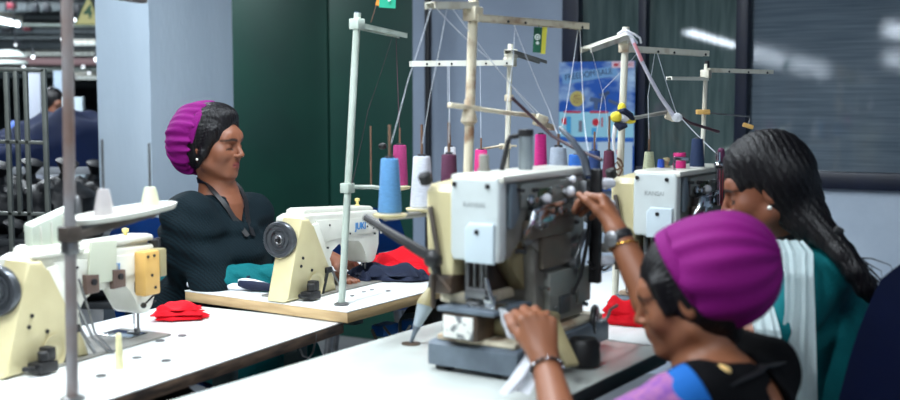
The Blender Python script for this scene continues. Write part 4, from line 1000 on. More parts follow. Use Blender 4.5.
# boards and partition panels
def board(name, x0, y0, x1, y1, Y, m, label, cat, th=.04):
    a_, b_ = P(x0, y0, Y), P(x1, y1, Y); t = MB().bx(a_.x, b_.x, Y, Y + th, 0, a_.z, .003).build(name, m, None); tag(t, label, cat); return t
board('white_board', 24, 73, 42, 142, 6.6, mat('white board', (186, 192, 206), .6), 'white upright board seen through the barred rack', 'board')
board('pale_screen', 53, 71, 66, 125, 7.4, mat('pale blue board', (164, 182, 200), .6), 'pale blue leaning board right of the white board', 'board')
board('teal_screen', 45, 90, 53, 125, 7.6, mat('teal panel', (96, 190, 178), .5), 'narrow teal panel beside the pale blue board', 'board')
board('hung_shirt', 62, 97, 83, 122, 6.9, mat('pale shirt cloth', (190, 206, 214), .7), 'pale blue cloth hung beyond the navy heap', 'cloth', .05)
dp = thing('person', (P(53, 110, 7.0).x, 7.0, 0), 'distant person in white clothing standing beyond the navy heap', 'person')
# far stock
cols = [(90, 120, 200), (220, 170, 60), (230, 170, 180), (230, 190, 60), (60, 80, 90), (40, 60, 110)]
for i, (px, py, w_, h_) in enumerate(((8, 122, 9, 14), (12, 117, 6, 10), (13, 131, 8, 9), (20, 121, 8, 9))):
    Y_ = 7.2 + i * .12; a_ = P(px, py, Y_); s_ = Y_ / F
    t = MB().sph((0, 0, 0), .5, (w_ * s_, .1, h_ * s_), 20).build('cloth_bundle', mat('bundle %d' % i, cols[i], .8), None); t.location = (a_.x, 7.3 + i * .05, P(8, 134.5, 7.3).z + h_ * s_ / 2)
    tag(t, ('blue', 'ochre', 'pink', 'yellow')[i] + ' cloth bundle seen between the rack bars', 'cloth')
sh_ = MB().bx(-1.2, .5, -.15, .6, -.03, 0, .003).build('distant_shelf', gm, None); sh_.location = (P(8, 130, 7.3).x, 7.3, P(8, 134.5, 7.3).z); tag(sh_, 'grey shelf under the coloured bundles behind the rack', 'shelf')
# structure overhead
bmk = mat('dark roof steel', (44, 56, 60), .6, col2=(30, 38, 42), nscale=3); bgr = mat('grey duct', (118, 130, 136), .5, col2=(92, 104, 110), nscale=3); bpk = mat('pinkish conduit', (146, 116, 118), .6); bli = mat('pale pipe', (190, 204, 196), .5)
def over(i, y0, y1, h, Y, m, x0=-70, x1=140):
    mb = MB(); mb.beam(P(x0, y0, Y), P(x1, y1, Y), .12, h / F * Y, .004); struct('trim_%d' % i, mb, m)
over(2, 8, 6, 9, 16, bmk); over(3, 24.5, 26, 2.6, 9, bli); over(4, 17, 18, 5, 18, bmk); over(5, 31, 32, 5, 13, bgr); over(6, 38.5, 38, 2.4, 11, bmk)
over(7, 45, 46, 8, 20, bgr); over(8, 53, 53.5, 5, 22, bmk); over(9, 61, 62, 6.5, 12, bpk); over(10, 69.5, 70, 3, 14, bli); over(11, 84, 85, 5, 25, bgr); over(12, 76, 76, 3, 18, bmk)
mb = MB(); mb.box((-8, 30, 1.7), (40, .2, 3.4)); struct('wall_far', mb, mat('far wall', (84, 98, 104), .8, col2=(50, 60, 66), nscale=1.4))
mb = MB()
mb.box((-14, 10, 1.7), (.2, 44, 3.4)); struct('wall_left', mb, mat('far wall', (84, 98, 104), .8))
# hanging boxes and bulbs
lampm = mat('lit lamp glass', (255, 255, 248), .4, emit=(235, 245, 255), estr=3.)
tube_m = mat('lit fluorescent tube', (255, 255, 255), .4, emit=(226, 240, 255), estr=9.)
drk = mat('dark fitting', (22, 28, 36), .5); dred = mat('dark red box', (110, 24, 44), .5)
for i, (px, py, r_, Y_, lb) in enumerate(((74.5, 20, 2.6, 9, 'beside the triangular sign'), (62, 39, 1.4, 10, 'under the dark pipe'), (33, 57, 2.4, 9, 'below the grey duct'), (23.5, 67, 1.7, 10, 'just above the rack top bar'), (96, 59.5, 2.8, 9, 'nearest the pillar under the roof'), (83, 67, 1.8, 12, 'low between the pole and the pillar'), (89, 73, 1.6, 12, 'lowest one next to the pillar'), (15.5, 45, 1.4, 9, 'above the stacked white shades'), (65, 90, 1.2, 9, 'right of the pale blue board'))):
    a_ = P(px, py, Y_); t = thing('bulb_lamp', a_, 'small lit bulb ' + lb, 'lamp')
    MB().sph((0, 0, 0), .6 * r_ / F * Y_, (1, 1, 1.15), 16).build('bulb', lampm, t)
    MB().cyl((0, 0, r_ / F * Y_), (0, 0, r_ / F * Y_ + .04), .012).build('socket', drk, t)
    MB().cyl((0, 0, r_ / F * Y_ + .04), (0, 0, 3.3 - a_.z), .003, seg=6).build('cord', drk, t)
for i, (px, py, w_, h_, Y_, m_, lb) in enumerate(((36, 8, 5, 8, 10, drk, 'dark box hanging from the roof left of the thread stand pole'), (47, 8, 7, 8, 10.3, drk, 'wide dark box hanging from the roof nearest the thread stand pole'), (12, 6, 8, 6, 10, dred, 'dark red box under the roof at the far left'), (28, 29, 7, 4, 9.5, dred, 'dark red box hanging under the pale pipe'), (7, 30, 9, 5, 9.5, drk, 'dark box under the pale pipe at the far left'), (78, 10, 6, 10, 11, drk, 'dark box behind the triangular sign'))):
    a_ = P(px, py, Y_); t = thing('junction_box', a_, lb, 'box'); MB().box((0, 0, 0), (w_ / F * Y_, .06, h_ / F * Y_), .006).build('casing', m_, t); MB().cyl((0, 0, 0.02), (0, 0, 3.3 - a_.z), .008, seg=8).build('hanger', drk, t)
# near lit fixture at the top left
def fixture(a_, b_, label, strength=1., name='tube_light', light=0., group=None, m=None, tr_=.014):
    a_, b_ = Vector(a_), Vector(b_); c_ = (a_ + b_) / 2; d_ = b_ - a_; L = d_.length; ang = math.atan2(d_.y, d_.x)
    t = thing(name, c_, label, 'lamp', ang, group)
    MB().bx(-L / 2, L / 2, -.035, .035, .0, .045, .006).build('housing', M_['white'], t)
    MB().cyl((-L / 2 + .03, 0, -.022), (L / 2 - .03, 0, -.022), tr_, seg=14).build('tube', m or tube_m, t)
    for s_ in (-1, 1): MB().box((s_ * (L / 2 - .015), 0, -.018), (.028, .03, .036), .003).build('tube_holder', M_['spool'], t)
    for s_ in (-1, 1): MB().cyl((s_ * L * .35, 0, .045), (s_ * L * .35, 0, 3.3 - c_.z), .002, seg=6).build('suspension', M_['steel'], t)
    if light:
        ld = bpy.data.lights.new('tube_glow', 'AREA'); ld.shape = 'RECTANGLE'; ld.size = L * .95; ld.size_y = .12; ld.energy = light; ld.color = (.86, .94, 1.)
        lo_ = bpy.data.objects.new('tube_glow', ld); COL.objects.link(lo_); lo_.parent = t; lo_.location = (0, 0, -.05)
    return t
fixture(P(-30, 14, 7.6), P(19, 20, 8.6), 'lit tube light at the top left, beyond the rusty grey pole', light=60)
for (x_, y_, e_, lb_) in ((-3.0, 6.2, 90, 'unseen tube light added to brighten the navy heap beyond the pillar'), (-4.6, 9.5, 130, 'lit tube light hung over the aisle behind the barred rack'), (-6.5, 15, 220, 'unseen tube light added to brighten the far end of the work floor')):
    fixture((x_ - .9, y_, 2.95), (x_ + .9, y_, 2.95), lb_, light=e_)  # out-of-view fill lights added to brighten the factory area
mb = MB()
wl = thing('stacked_shade_lamp', P(8, 60, 7.2), 'white stacked ring shade hanging above the barred rack', 'lamp')
MB().lathe([(.03, .045), (.07, .04), (.115, .01), (.12, 0), (.03, .0)], (0, 0, .02), (0, 0, 1), 28).build('upper_shade', mat('white shade', (216, 226, 220), .5), wl)
MB().lathe([(.03, .03), (.12, .02), (.125, 0), (.03, .0)], (0, 0, -.025), (0, 0, 1), 28).build('lower_shade', mat('white shade', (216, 226, 220), .5), wl)
MB().tube([(.06, 0, .04), (.085, 0, .1), (.05, 0, .15), (.05, 0, 1.75)], .005).build('cord', drk, wl)
# triangular sign
sg = thing('triangle_sign', P(88.5, 12, 8.0), 'hanging triangular yellow sign with the figure 4', 'sign')
Q0 = 88.5
def tri(s): 
    a_ = [P(Q0 - 13.5 * s, 13 + 12.5 * s, 8.0), P(Q0 + 13.5 * s, 13 + 12.5 * s, 8.0), P(Q0, 13 - 19 * s, 8.0)]; return [(q.x - sg.location.x, q.z - sg.location.z) for q in a_]
MB().prism(tri(1), -.008, .008, 'xz').build('board', mat('sign yellow green', (168, 160, 104), .6), sg)
mb = MB(); tt_ = tri(.93); t3 = tri(.86)
for i in range(3):
    j = (i + 1) % 3; mb.beam((tt_[i][0], -.009, tt_[i][1]), (tt_[j][0], -.009, tt_[j][1]), .006, .003, 0, up=(0, 1, 0))
mb.build('border', mat('sign green', (20, 70, 46), .6), sg)
text('figure', '4', .135, mat('sign green', (20, 70, 46), .6), sg, (.0, -.0095, P(91, 12.5, 8.).z - sg.location.z), (PI / 2, 0, 0), .0006, bold=.003)
MB().cyl((0, 0, .1), (0, 0, 1.2), .003, seg=6).build('hanger', drk, sg)
# glowing window-like racks far away: rows of distant tubes
for i, (x0, x1, py, Y_) in enumerate(((72, 104, 42, 17), (-20, 100, 52.5, 19), (74, 110, 76, 15))):
    fixture(P(x0, py, Y_), P(x1, py + .5, Y_), ('distant tube light nearest the pillar, under the grey duct', 'long distant tube light under the roof behind the pole', 'lowest distant tube light between pole and pillar')[i], m=mat('dim tube', (230, 240, 240), .5, emit=(226, 240, 240), estr=.7))

# ================================================================ LAMPS OF THE ROOM
def lamp(x, y, z, ang, e, label, L=1.2):
    d_ = Vector((math.cos(ang), math.sin(ang), 0)) * L / 2; c_ = Vector((x, y, z)); return fixture(c_ - d_, c_ + d_, label, light=e)
lamp(-.62, 2.2, 2.45, U2, 30, 'lit tube light hung over the leftmost table')
lamp(.05, 3.3, 2.45, U2, 24, 'lit tube light hung over the plywood edged table')
lamp(-1.75, 1.6, 2.45, U2, 30, 'lit tube light hung left of the leftmost table')
lamp(-.35, .9, 2.45, U2, 22, 'lit tube light hung above the camera side of the tables')
lamp(-1.7, 3.7, 2.45, U2, 26, 'lit tube light hung by the pillar')
lamp(1.1, .3, 2.45, U2, 16, 'added fill tube light behind the camera on the right')  # fill added to brighten the operator sides of the machines
# row of tubes behind the camera, the ones mirrored in the window panes
def mirrored(px, py, z, lean_=0.):
    d_ = (P(px, py, 1.) - Vector((0, 0, CH)))
    t_ = wall_at(px); q_ = wp(t_, 0); q_.z = CH + d_.z * q_.y
    n_ = (WN * math.cos(lean_) + DZ * math.sin(lean_)).normalized()
    r_ = d_ - n_ * 2 * d_.dot(n_)
    return q_ + r_ * ((z - q_.z) / r_.z)
lampx = mat('lit distant tube', (255, 255, 255), .4, emit=(226, 240, 255), estr=17.)
a_, b_ = mirrored(686, 30, 2.4), mirrored(733, 44, 2.4)
fixture(a_, b_, 'row of tube lights behind the camera, mirrored in the dark window pane', m=lampx, tr_=.055)
for i, (x0, y0, x1, y1) in enumerate(((752, 46, 786, 54), (792, 62, 838, 70))):
    a_, b_ = mirrored(x0, y0, 2.6, 0), mirrored(x1, y1, 2.6, 0)
# low bright row mirrored by the leaning pane
for i, (x0, y0, x1, y1) in enumerate(((743, 50, 783, 59), (790, 61, 828, 71), (884, 26, 904, 31), (884, 56, 904, 61))):
    a_, b_ = mirrored(x0, y0, 2.4, lean), mirrored(x1, y1, 2.4, lean)
    print('mirror', i, a_, b_)
    if a_.y < 0 and b_.y < 0: fixture(a_, b_, ('tube light behind the camera, mirrored at the left of the ribbed pane', 'tube light behind the camera, mirrored in the middle of the ribbed pane', 'tube light behind the camera, mirrored high at the right edge', 'tube light behind the camera, mirrored low at the right edge')[i], m=lampx, tr_=.055)
w = bpy.data.worlds.new('hall'); S.world = w; w.use_nodes = True
w.node_tree.nodes['Background'].inputs[0].default_value = lin((168, 182, 198)) + (1,); w.node_tree.nodes['Background'].inputs[1].default_value = .17
# camera side of the hall left open; world colour added as ambient fill
for o in list(COL.objects):
    if o.type == 'MESH' and o.parent is None and 'label' not in o.keys() and 'kind' not in o.keys(): print('UNTAGGED', o.name)
vs = S.view_settings; S.display_settings.display_device = 'sRGB'; vs.view_transform = 'Standard'; vs.look = 'None'; vs.exposure = .34; vs.gamma = 1
try: vs.use_curve_mapping = False
except Exception: pass
S.cycles.use_denoising = True; S.cycles.max_bounces = 8; S.cycles.caustics_reflective = False; S.cycles.caustics_refractive = False
# ================================================================ PEOPLE: implicit surfaces meshed with surface nets
def V(*a): return np.array(a if len(a) > 1 else a[0], dtype=np.float32)
class Frame:
    def __init__(s, o, fwd=(0, 1, 0), up=(0, 0, 1), sc=1.):
        f = np.array(fwd, float); f /= np.linalg.norm(f); x = np.cross(f, np.array(up, float)); x /= np.linalg.norm(x); z = np.cross(x, f)
        s.R = np.stack([x, f, z]).astype(np.float32); s.o = V(tuple(o)); s.s = sc
    def loc(s, p): return (p - s.o) @ s.R.T / s.s
    def w(s, *q): return s.o + (V(*q) * s.s) @ s.R
def ell(c, r, fr=None, k=.01, op='u'):
    c, r = V(tuple(c)), V(tuple(r))
    def f(p):
        q = (fr.loc(p) if fr else p) - c; sc = fr.s if fr else 1.
        k0 = np.sqrt((q * q / (r * r)).sum(1)) + 1e-9; k1 = np.sqrt((q * q / (r ** 4)).sum(1)) + 1e-9
        return k0 * (k0 - 1) / k1 * sc
    return (f, k, op)
def cap(a, b, r0, r1=None, fr=None, k=.01, op='u', flat=None):
    r1 = r0 if r1 is None else r1
    a, b = (V(tuple(a)), V(tuple(b)))
    if fr: a, b = fr.w(*a), fr.w(*b); r0 *= fr.s; r1 *= fr.s
    d = b - a; L2 = float(d @ d) + 1e-12
    def f(p):
        q = p - a; t = np.clip(q @ d / L2, 0, 1); v = q - t[:, None] * d
        if flat is not None:   # (direction, factor): squash along a direction
            n, fac = flat; c = v @ n; v = v + (c * (fac - 1))[:, None] * n
            return (np.sqrt((v * v).sum(1)) - (r0 + (r1 - r0) * t)) / max(1., fac * .7)
        return np.sqrt((v * v).sum(1)) - (r0 + (r1 - r0) * t)
    return (f, k, op)
def plane(o, n, k=.004):
    o, n = V(tuple(o)), V(tuple(n)); n = n / np.linalg.norm(n)
    return (lambda p: (p - o) @ n, k, 's2')     # keeps the side where (p-o).n < 0
def evalf(prims, p, c=None, R_=0.):
    d = None
    for f, k, op in prims:
        e = f(p)
        if d is None: d = e; continue
        if op == 'u':
            h = np.clip(.5 + .5 * (d - e) / k, 0, 1); d = d * (1 - h) + e * h - k * h * (1 - h)
        elif op == 's':
            h = np.clip(.5 - .5 * (d + e) / k, 0, 1); d = d * (1 - h) - e * h + k * h * (1 - h)
        elif op == 's2':
            h = np.clip(.5 - .5 * (d - e) / k, 0, 1); d = d * (1 - h) + e * h + k * h * (1 - h)
    return d
def mesh_field(prims, lo, hi, h, disp=None, B=16):
    lo = np.array(lo, np.float32); n = np.ceil((np.array(hi) - lo) / h / B).astype(int) * B
    D = np.full(tuple(n + 1), 1., np.float32)
    ax = [np.arange(B + 1, dtype=np.float32) * h] * 3
    off = np.stack(np.meshgrid(*ax, indexing='ij'), -1).reshape(-1, 3)
    cs = np.stack(np.meshgrid(*[np.arange(0, k, B) for k in n], indexing='ij'), -1).reshape(-1, 3)
    cen = lo + (cs + B / 2) * h; R_ = B * h * .87
    vals = []
    for f, k, op in prims: vals.append(f(cen.astype(np.float32)))
    vals = np.array(vals); dc = evalf([(lambda p, v=v: v, k, op) for v, (f, k, op) in zip(vals, prims)], None)
    um = np.min(np.where(np.array([op == 'u' for _, _, op in prims])[:, None], vals, 9), 0)
    act = (np.abs(dc) < R_ * 1.7)
    for i, c in enumerate(cs):
        x, y, z = c
        if not act[i]:
            D[x:x + B + 1, y:y + B + 1, z:z + B + 1] = np.sign(dc[i]) if dc[i] != 0 else 1; continue
    for i in np.nonzero(act)[0]:
        x, y, z = cs[i]; p = lo + cs[i] * h + off
        sub = [pr for j, pr in enumerate(prims) if (pr[2] == 'u' and vals[j, i] < um[i] + 3 * R_ + pr[1]) or (pr[2] == 's' and vals[j, i] < R_ * 1.8 + pr[1]) or (pr[2] == 's2' and vals[j, i] > -R_ * 1.8 - pr[1])]
        if not sub or sub[0][2] != 'u': continue
        d = evalf(sub, p.astype(np.float32))
        if disp is not None: d = d + disp(p)
        D[x:x + B + 1, y:y + B + 1, z:z + B + 1] = d.reshape(B + 1, B + 1, B + 1)
    D[0], D[-1] = 1, 1; D[:, 0], D[:, -1] = 1, 1; D[:, :, 0], D[:, :, -1] = 1, 1
    ins = D < 0
    s = ins[:-1, :-1, :-1].astype(np.int8)
    cnt = np.zeros(s.shape, np.int8)
    for a in (0, 1):
        for b in (0, 1):
            for c in (0, 1): cnt += ins[a:a + s.shape[0], b:b + s.shape[1], c:c + s.shape[2]]
    cells = np.argwhere((cnt > 0) & (cnt < 8))
    idx = np.full(s.shape, -1, np.int32); idx[tuple(cells.T)] = np.arange(len(cells))
    cor = [(a, b, c) for a in (0, 1) for b in (0, 1) for c in (0, 1)]
    cv = np.stack([D[cells[:, 0] + a, cells[:, 1] + b, cells[:, 2] + c] for a, b, c in cor], 1)
    acc = np.zeros((len(cells), 3), np.float32); num = np.zeros(len(cells), np.float32)
    for i in range(8):
        for j in range(i + 1, 8):
            ci, cj = np.array(cor[i]), np.array(cor[j])
            if abs(ci - cj).sum() != 1: continue
            m = (cv[:, i] < 0) != (cv[:, j] < 0)
            t = cv[:, i] / (cv[:, i] - cv[:, j] + 1e-12)
            pt = ci + t[:, None] * (cj - ci)
            acc += np.where(m[:, None], pt, 0); num += m
    vt = lo + (cells + acc / num[:, None]) * h
    F_ = []
    for ax_ in range(3):
        sl0 = [slice(None)] * 3; sl1 = [slice(None)] * 3; sl0[ax_] = slice(0, -1); sl1[ax_] = slice(1, None)
        a, b = ins[tuple(sl0)], ins[tuple(sl1)]; e = np.argwhere(a != b)
        o1_, o2_ = [(1, 2), (2, 0), (0, 1)][ax_]
        e = e[(e[:, o1_] > 0) & (e[:, o2_] > 0)]
        for k in range(3): e = e[e[:, k] < s.shape[k]]
        def g(d1, d2):
            q = e.copy(); q[:, o1_] -= d1; q[:, o2_] -= d2; return idx[tuple(q.T)]
        q = np.stack([g(0, 0), g(1, 0), g(1, 1), g(0, 1)], 1)
        fl = ins[tuple(e.T)]
        q[~fl] = q[~fl][:, ::-1]; F_.append(q)
    F_ = np.concatenate(F_); F_ = F_[(F_ >= 0).all(1)]
    return vt, F_
def smooth_v(vt, F_, it=1, lam=.5):
    for _ in range(it):
        acc = np.zeros_like(vt); n = np.zeros(len(vt), np.float32)
        for a, b in ((0, 1), (1, 2), (2, 3), (3, 0)):
            for u, v in ((a, b), (b, a)):
                np.add.at(acc, F_[:, u], vt[F_[:, v]]); np.add.at(n, F_[:, u], 1)
        vt = vt * (1 - lam) + acc / np.maximum(n, 1)[:, None] * lam
    return vt
def sdf_obj(name, prims, lo, hi, h, m, parent, disp=None, color=None, smooth=1):
    vt, F_ = mesh_field(prims, lo, hi, h, disp)
    if smooth: vt = smooth_v(vt, F_, smooth)
    M = wmat(parent).inverted() if parent else Matrix()
    A = np.array(M, np.float32); lv = vt @ A[:3, :3].T + A[:3, 3]
    me = bpy.data.meshes.new(name); me.vertices.add(len(lv)); me.vertices.foreach_set('co', lv.astype(np.float32).ravel())
    me.loops.add(len(F_) * 4); me.loops.foreach_set('vertex_index', F_.astype(np.int32).ravel())
    me.polygons.add(len(F_)); me.polygons.foreach_set('loop_start', np.arange(0, len(F_) * 4, 4, dtype=np.int32)); 
    me.update(calc_edges=True); me.validate()
    me.polygons.foreach_set('use_smooth', [True] * len(me.polygons))
    if color is not None:
        c = color(vt); a = me.color_attributes.new('tint', 'FLOAT_COLOR', 'POINT'); a.data.foreach_set('color', np.concatenate([c, np.ones((len(c), 1))], 1).astype(np.float32).ravel())
    me.materials.append(m); o = bpy.data.objects.new(name, me); COL.objects.link(o); o.parent = parent
    print(name, len(vt)); return o
def nz(p, s, seed=0., amp=1.):
    q = p * s + seed
    return amp * (np.sin(q[:, 0] * 1.3 + 2.1 * np.sin(q[:, 1] * .9 + seed)) * np.cos(q[:, 2] * 1.1 + 1.7 * np.sin(q[:, 0] * .7)) + .5 * np.sin(q[:, 1] * 2.3 + q[:, 2] * 1.9 + 1.3 * np.sin(q[:, 0] * 2.1)))

def head(fr, asym=0.):
    E = lambda c, r, k=.012, op='u': ell(c, r, fr, k, op)
    Cp = lambda a, b, r0, r1=None, k=.01, op='u': cap(a, b, r0, r1, fr, k, op)
    L = [E((0, -.014, .032), (.073, .090, .083)), E((0, .026, -.030), (.060, .060, .071), .03)]
    L += [Cp((-.028, .066, .028), (.028, .066, .028), .019, k=.02)]                                     # forehead
    for s in (-1, 1):
        L += [E((s * .037, .053, -.027), (.024, .023, .026), .02), Cp((s * .012, .0815, .0165), (s * .044, .066, .0165), .008, .0065, k=.012),
              Cp((s * .055, .0, -.055), (s * .018, .058, -.090), .017, .014, k=.025)]
    L += [E((0, .068, -.091), (.020, .017, .0155), .02)]                                                # chin
    L += [E((0, .070, -.062), (.026, .018, .02), .015)]                                                 # mouth mound
    for s in (-1, 1):
        L += [E((s * .031, .086, -.005), (.019, .014, .0125), .012, 's')]                               # sockets
        L += [E((s * .031, .0655, -.006), (.0160, .0148, .0135), .003)]                                  # lids over eyeballs
    L += [Cp((0, .079, .014), (0, .099, -.024), .0062, .0085, k=.009), E((0, .1015, -.029), (.0088, .0085, .0078), .005)]
    for s in (-1, 1): L += [E((s * .0115, .091, -.0325), (.0062, .0085, .0062), .005)]
    L += [E((0, .096, -.041), (.016, .006, .003), .003, 's')]
    # lips
    L += [Cp((-.020, .077, -.0605), (-.005, .0865, -.0565), .003, .0052, k=.004), Cp((.020, .077, -.0605), (.005, .0865, -.0565), .003, .0052, k=.004),
          Cp((-.016, .079, -.0665), (.016, .079, -.0665), .0052, k=.004), E((0, .085, -.0675), (.011, .006, .0058), .004)]
    L += [Cp((-.022, .085, -.0618), (.022, .085, -.0618), .0011, k=.003, op='s')]
    for s in (-1, 1):                                                                                   # ears
        L += [E((s * .0735, -.008, -.004), (.0065, .018, .031), .006), E((s * .081, -.004, -.002), (.006, .010, .018), .003, 's')]
    return L
def skin_color(fr, base, lip, brow=(.012, .009, .008), lash=(.006, .005, .005), eye_open=0.):
    base, lip, brow, lash = map(V, (base, lip, brow, lash))
    def f(p):
        q = fr.loc(p); n = len(q); c = np.repeat(base[None], n, 0)
        c = c * (1 + .10 * nz(q, 60., 1.)[:, None] * .3)
        x, y, z = q[:, 0], q[:, 1], q[:, 2]; ax = np.abs(x); front = y > .045
        def mix(c, m, col): m = np.clip(m, 0, 1)[:, None]; return c * (1 - m) + col * m
        zc = -.0615 + .002 * np.cos(ax * 90)
        lipm = np.clip((.0225 - ax) / .003, 0, 1) * np.clip((.0095 * np.sqrt(np.clip(1 - (ax / .024) ** 2, 0, 1)) - np.abs(z - zc)) / .002 + .5, 0, 1) * (y > .066)
        c = mix(c, lipm * .75, lip)
        c = mix(c, lipm * np.clip(1 - np.abs(z + .0618) / .0016, 0, 1) * .8, lip * .3)
        zb = .0155 + .003 * np.cos((ax - .032) * 70) - .12 * np.clip(ax - .034, 0, 1)
        bm_ = np.clip((.0043 - .08 * np.clip(ax - .03, 0, 1) - np.abs(z - zb)) / .0018 + .4, 0, 1) * (ax > .012) * (ax < .054) * front
        c = mix(c, bm_ * .92, brow)
        # lash line of the lowered lids, and the opening
        zl = -.0135 + .0035 * np.cos((ax - .031) * 95) - .001
        lm = np.clip((.0027 + eye_open * .003 - np.abs(z - zl - .0005)) / .0014 + .5, 0, 1) * (np.abs(ax - .031) < .0155) * front
        c = mix(c, lm * .95, lash)
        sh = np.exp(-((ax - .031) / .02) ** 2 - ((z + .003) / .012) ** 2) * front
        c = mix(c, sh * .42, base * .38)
        return c
    return f
def hand(wrist, d, n, side, curl, sc=1., spread=.06, thumb=(35, 20, 20), k=.0035):
    """wrist point, d = direction of the fingers, n = back-of-hand normal, side = +1 when the thumb lies on n x d"""
    wr = V(tuple(wrist)); d = V(tuple(d)); d /= np.linalg.norm(d); n = V(tuple(n)); n = n - d * (n @ d); n /= np.linalg.norm(n); s = np.cross(n, d) * side
    L = []; s_ = sc
    kn = []
    for i, (o, ln, r) in enumerate(((.027, .082, .0105), (.009, .086, .011), (-.009, .082, .0105), (-.026, .074, .0095))):
        a = wr + (s * o * .45 + d * .008) * s_; b = wr + (s * o + d * ln) * s_ + n * .002 * s_
        L.append(cap(a, b, .0125 * s_, r * s_, k=.012)); kn.append(b)
    L.append(cap(wr + d * .02 * s_ + s * .004, wr + (d * .06 - n * .004) * s_, .017 * s_, .014 * s_, k=.014))
    fl = ((.040, .024, .020), (.044, .027, .021), (.040, .025, .020), (.032, .019, .018))
    for i in range(4):
        p = kn[i]; a0 = 0.; fr_ = [.0092, .0083, .0074, .0062]
        fd = d + s * spread * (1.5 - i); fd = fd / np.linalg.norm(fd)
        for j in range(3):
            a0 += math.radians(curl[i][j]); dd = fd * math.cos(a0) - n * math.sin(a0)
            q = p + dd * fl[i][j] * s_; sc_ = 1 if i < 3 else .88
            L.append(cap(p, q, fr_[j] * s_ * sc_, fr_[j + 1] * s_ * sc_, k=k if j else .006)); p = q
    # thumb: leaves the side of the palm near its base
    p = wr + (s * .014 + d * .022 - n * .004) * s_; a1 = math.radians(thumb[0]); td = d * math.cos(a1) + s * math.sin(a1) - n * .25; td /= np.linalg.norm(td)
    q = p + td * .038 * s_; L.append(cap(p, q, .0135 * s_, .0105 * s_, k=.01)); p = q
    for j, ln in enumerate((.030, .025)):
        a1 -= math.radians(thumb[1 + j]); td = d * math.cos(a1) + s * math.sin(a1) - n * (.35 + .15 * j); td /= np.linalg.norm(td)
        q = p + td * ln * s_; L.append(cap(p, q, (.0102, .0090)[j] * s_, (.0090, .0072)[j] * s_, k=.005)); p = q
    return L
def limb(a, b, c, ra, rb, rc, rd, k=.02):
    """shoulder a, elbow b, wrist c"""
    a, b, c = V(tuple(a)), V(tuple(b)), V(tuple(c)); m = b + (c - b) * .3
    return [cap(a, b, ra, rb, k=k), cap(b, m, rb, rc, k=.012), cap(m, c, rc, rd, k=.012)]
def legs(pelvis, fd, side, knee_z=.50, L1=.40, spread=.09):
    out = []
    for s in (-1, 1):
        h = pelvis + side * s * spread; kn = h + fd * L1; kn[2] = knee_z; an = kn + fd * .04; an[2] = .08; toe = an + fd * .15; toe[2] = .03
        out.append((h, kn, an, toe))
    return out
skin = mat('brown skin', (140, 92, 68), .46, attr='tint', sss=.03, bump=.06, bscale=500, spec=.45)
hairm = mat('black hair', (9, 8, 11), .42, spec=.28, bump=.5, bscale=60, stretch=(2.5, 2.5, .25), col2=(22, 19, 23), nscale=60, namt=.6)
capm = mat('magenta cap cloth', (120, 8, 104), .75, spec=.2, bump=.25, bscale=220, col2=(116, 8, 104), nscale=8, namt=.5)
tealm = mat('teal kurta cloth', (6, 106, 112), .8, spec=.2, bump=.3, bscale=160, col2=(5, 88, 94), nscale=9, namt=.5)
darkm = mat('dark striped knit', (6, 16, 22), .85, spec=.15, wave=(42, 'DIAGONAL', (18, 42, 50), .5, 1.5), bump=.3, bscale=180)
scarfm = mat('white sheer scarf', (216, 230, 232), .7, bump=.3, bscale=150)
blackm = mat('black blouse cloth', (7, 7, 10), .85, spec=.12, bump=.25, bscale=160)
trm = mat('dark trouser cloth', (22, 30, 44), .8)
lany = mat('black lanyard ribbon', (14, 14, 18), .5)
gold = mat('gold', (220, 170, 80), .25, 1.)
pearl = mat('pearl', (236, 232, 222), .2)
def bbox(pts, pad):
    a = np.array([list(p) for p in pts]); return a.min(0) - pad, a.max(0) + pad
def ribbon(mb, pts, w, th, nrm):
    pts = [Vector(tuple(p)) for p in pts]; n = Vector(tuple(nrm)); rows = []
    for i, p in enumerate(pts):
        t = (pts[min(i + 1, len(pts) - 1)] - pts[max(i - 1, 0)]).normalized(); s = t.cross(n).normalized(); nn = s.cross(t)
        rows.append([mb.bm.verts.new(p + s * w / 2 * a + nn * th / 2 * b) for a, b in ((-1, -1), (1, -1), (1, 1), (-1, 1))])
    for i in range(len(rows) - 1):
        for j in range(4): mb.bm.faces.new((rows[i][j], rows[i][(j + 1) % 4], rows[i + 1][(j + 1) % 4], rows[i + 1][j]))
    mb.bm.faces.new(rows[0]); mb.bm.faces.new(list(reversed(rows[-1])))
    return mb
def snap_out(prims, p, dirn, gap=.004, disp=None):
    """move a point along dirn until it lies just outside a surface"""
    p = V(tuple(p)); dirn = V(tuple(dirn)); dirn /= np.linalg.norm(dirn); p = p - dirn * .12
    best = p
    for i in range(300):
        q = p + dirn * (.001 * i); d = evalf(prims, q[None])[0]
        if d < 0: best = q
    return best + dirn * gap

def head_hair(fr, face=((0, .118, -.045), (.064, .082, .104)), k=.012, infl=1.0):
    return [ell((0, -.018, .034), (.0815 * infl, .098 * infl, .092 * infl), fr, .02), ell((0, -.035, -.02), (.076, .07, .07), fr, .03),
            ell(face[0], face[1], fr, k, 's')]

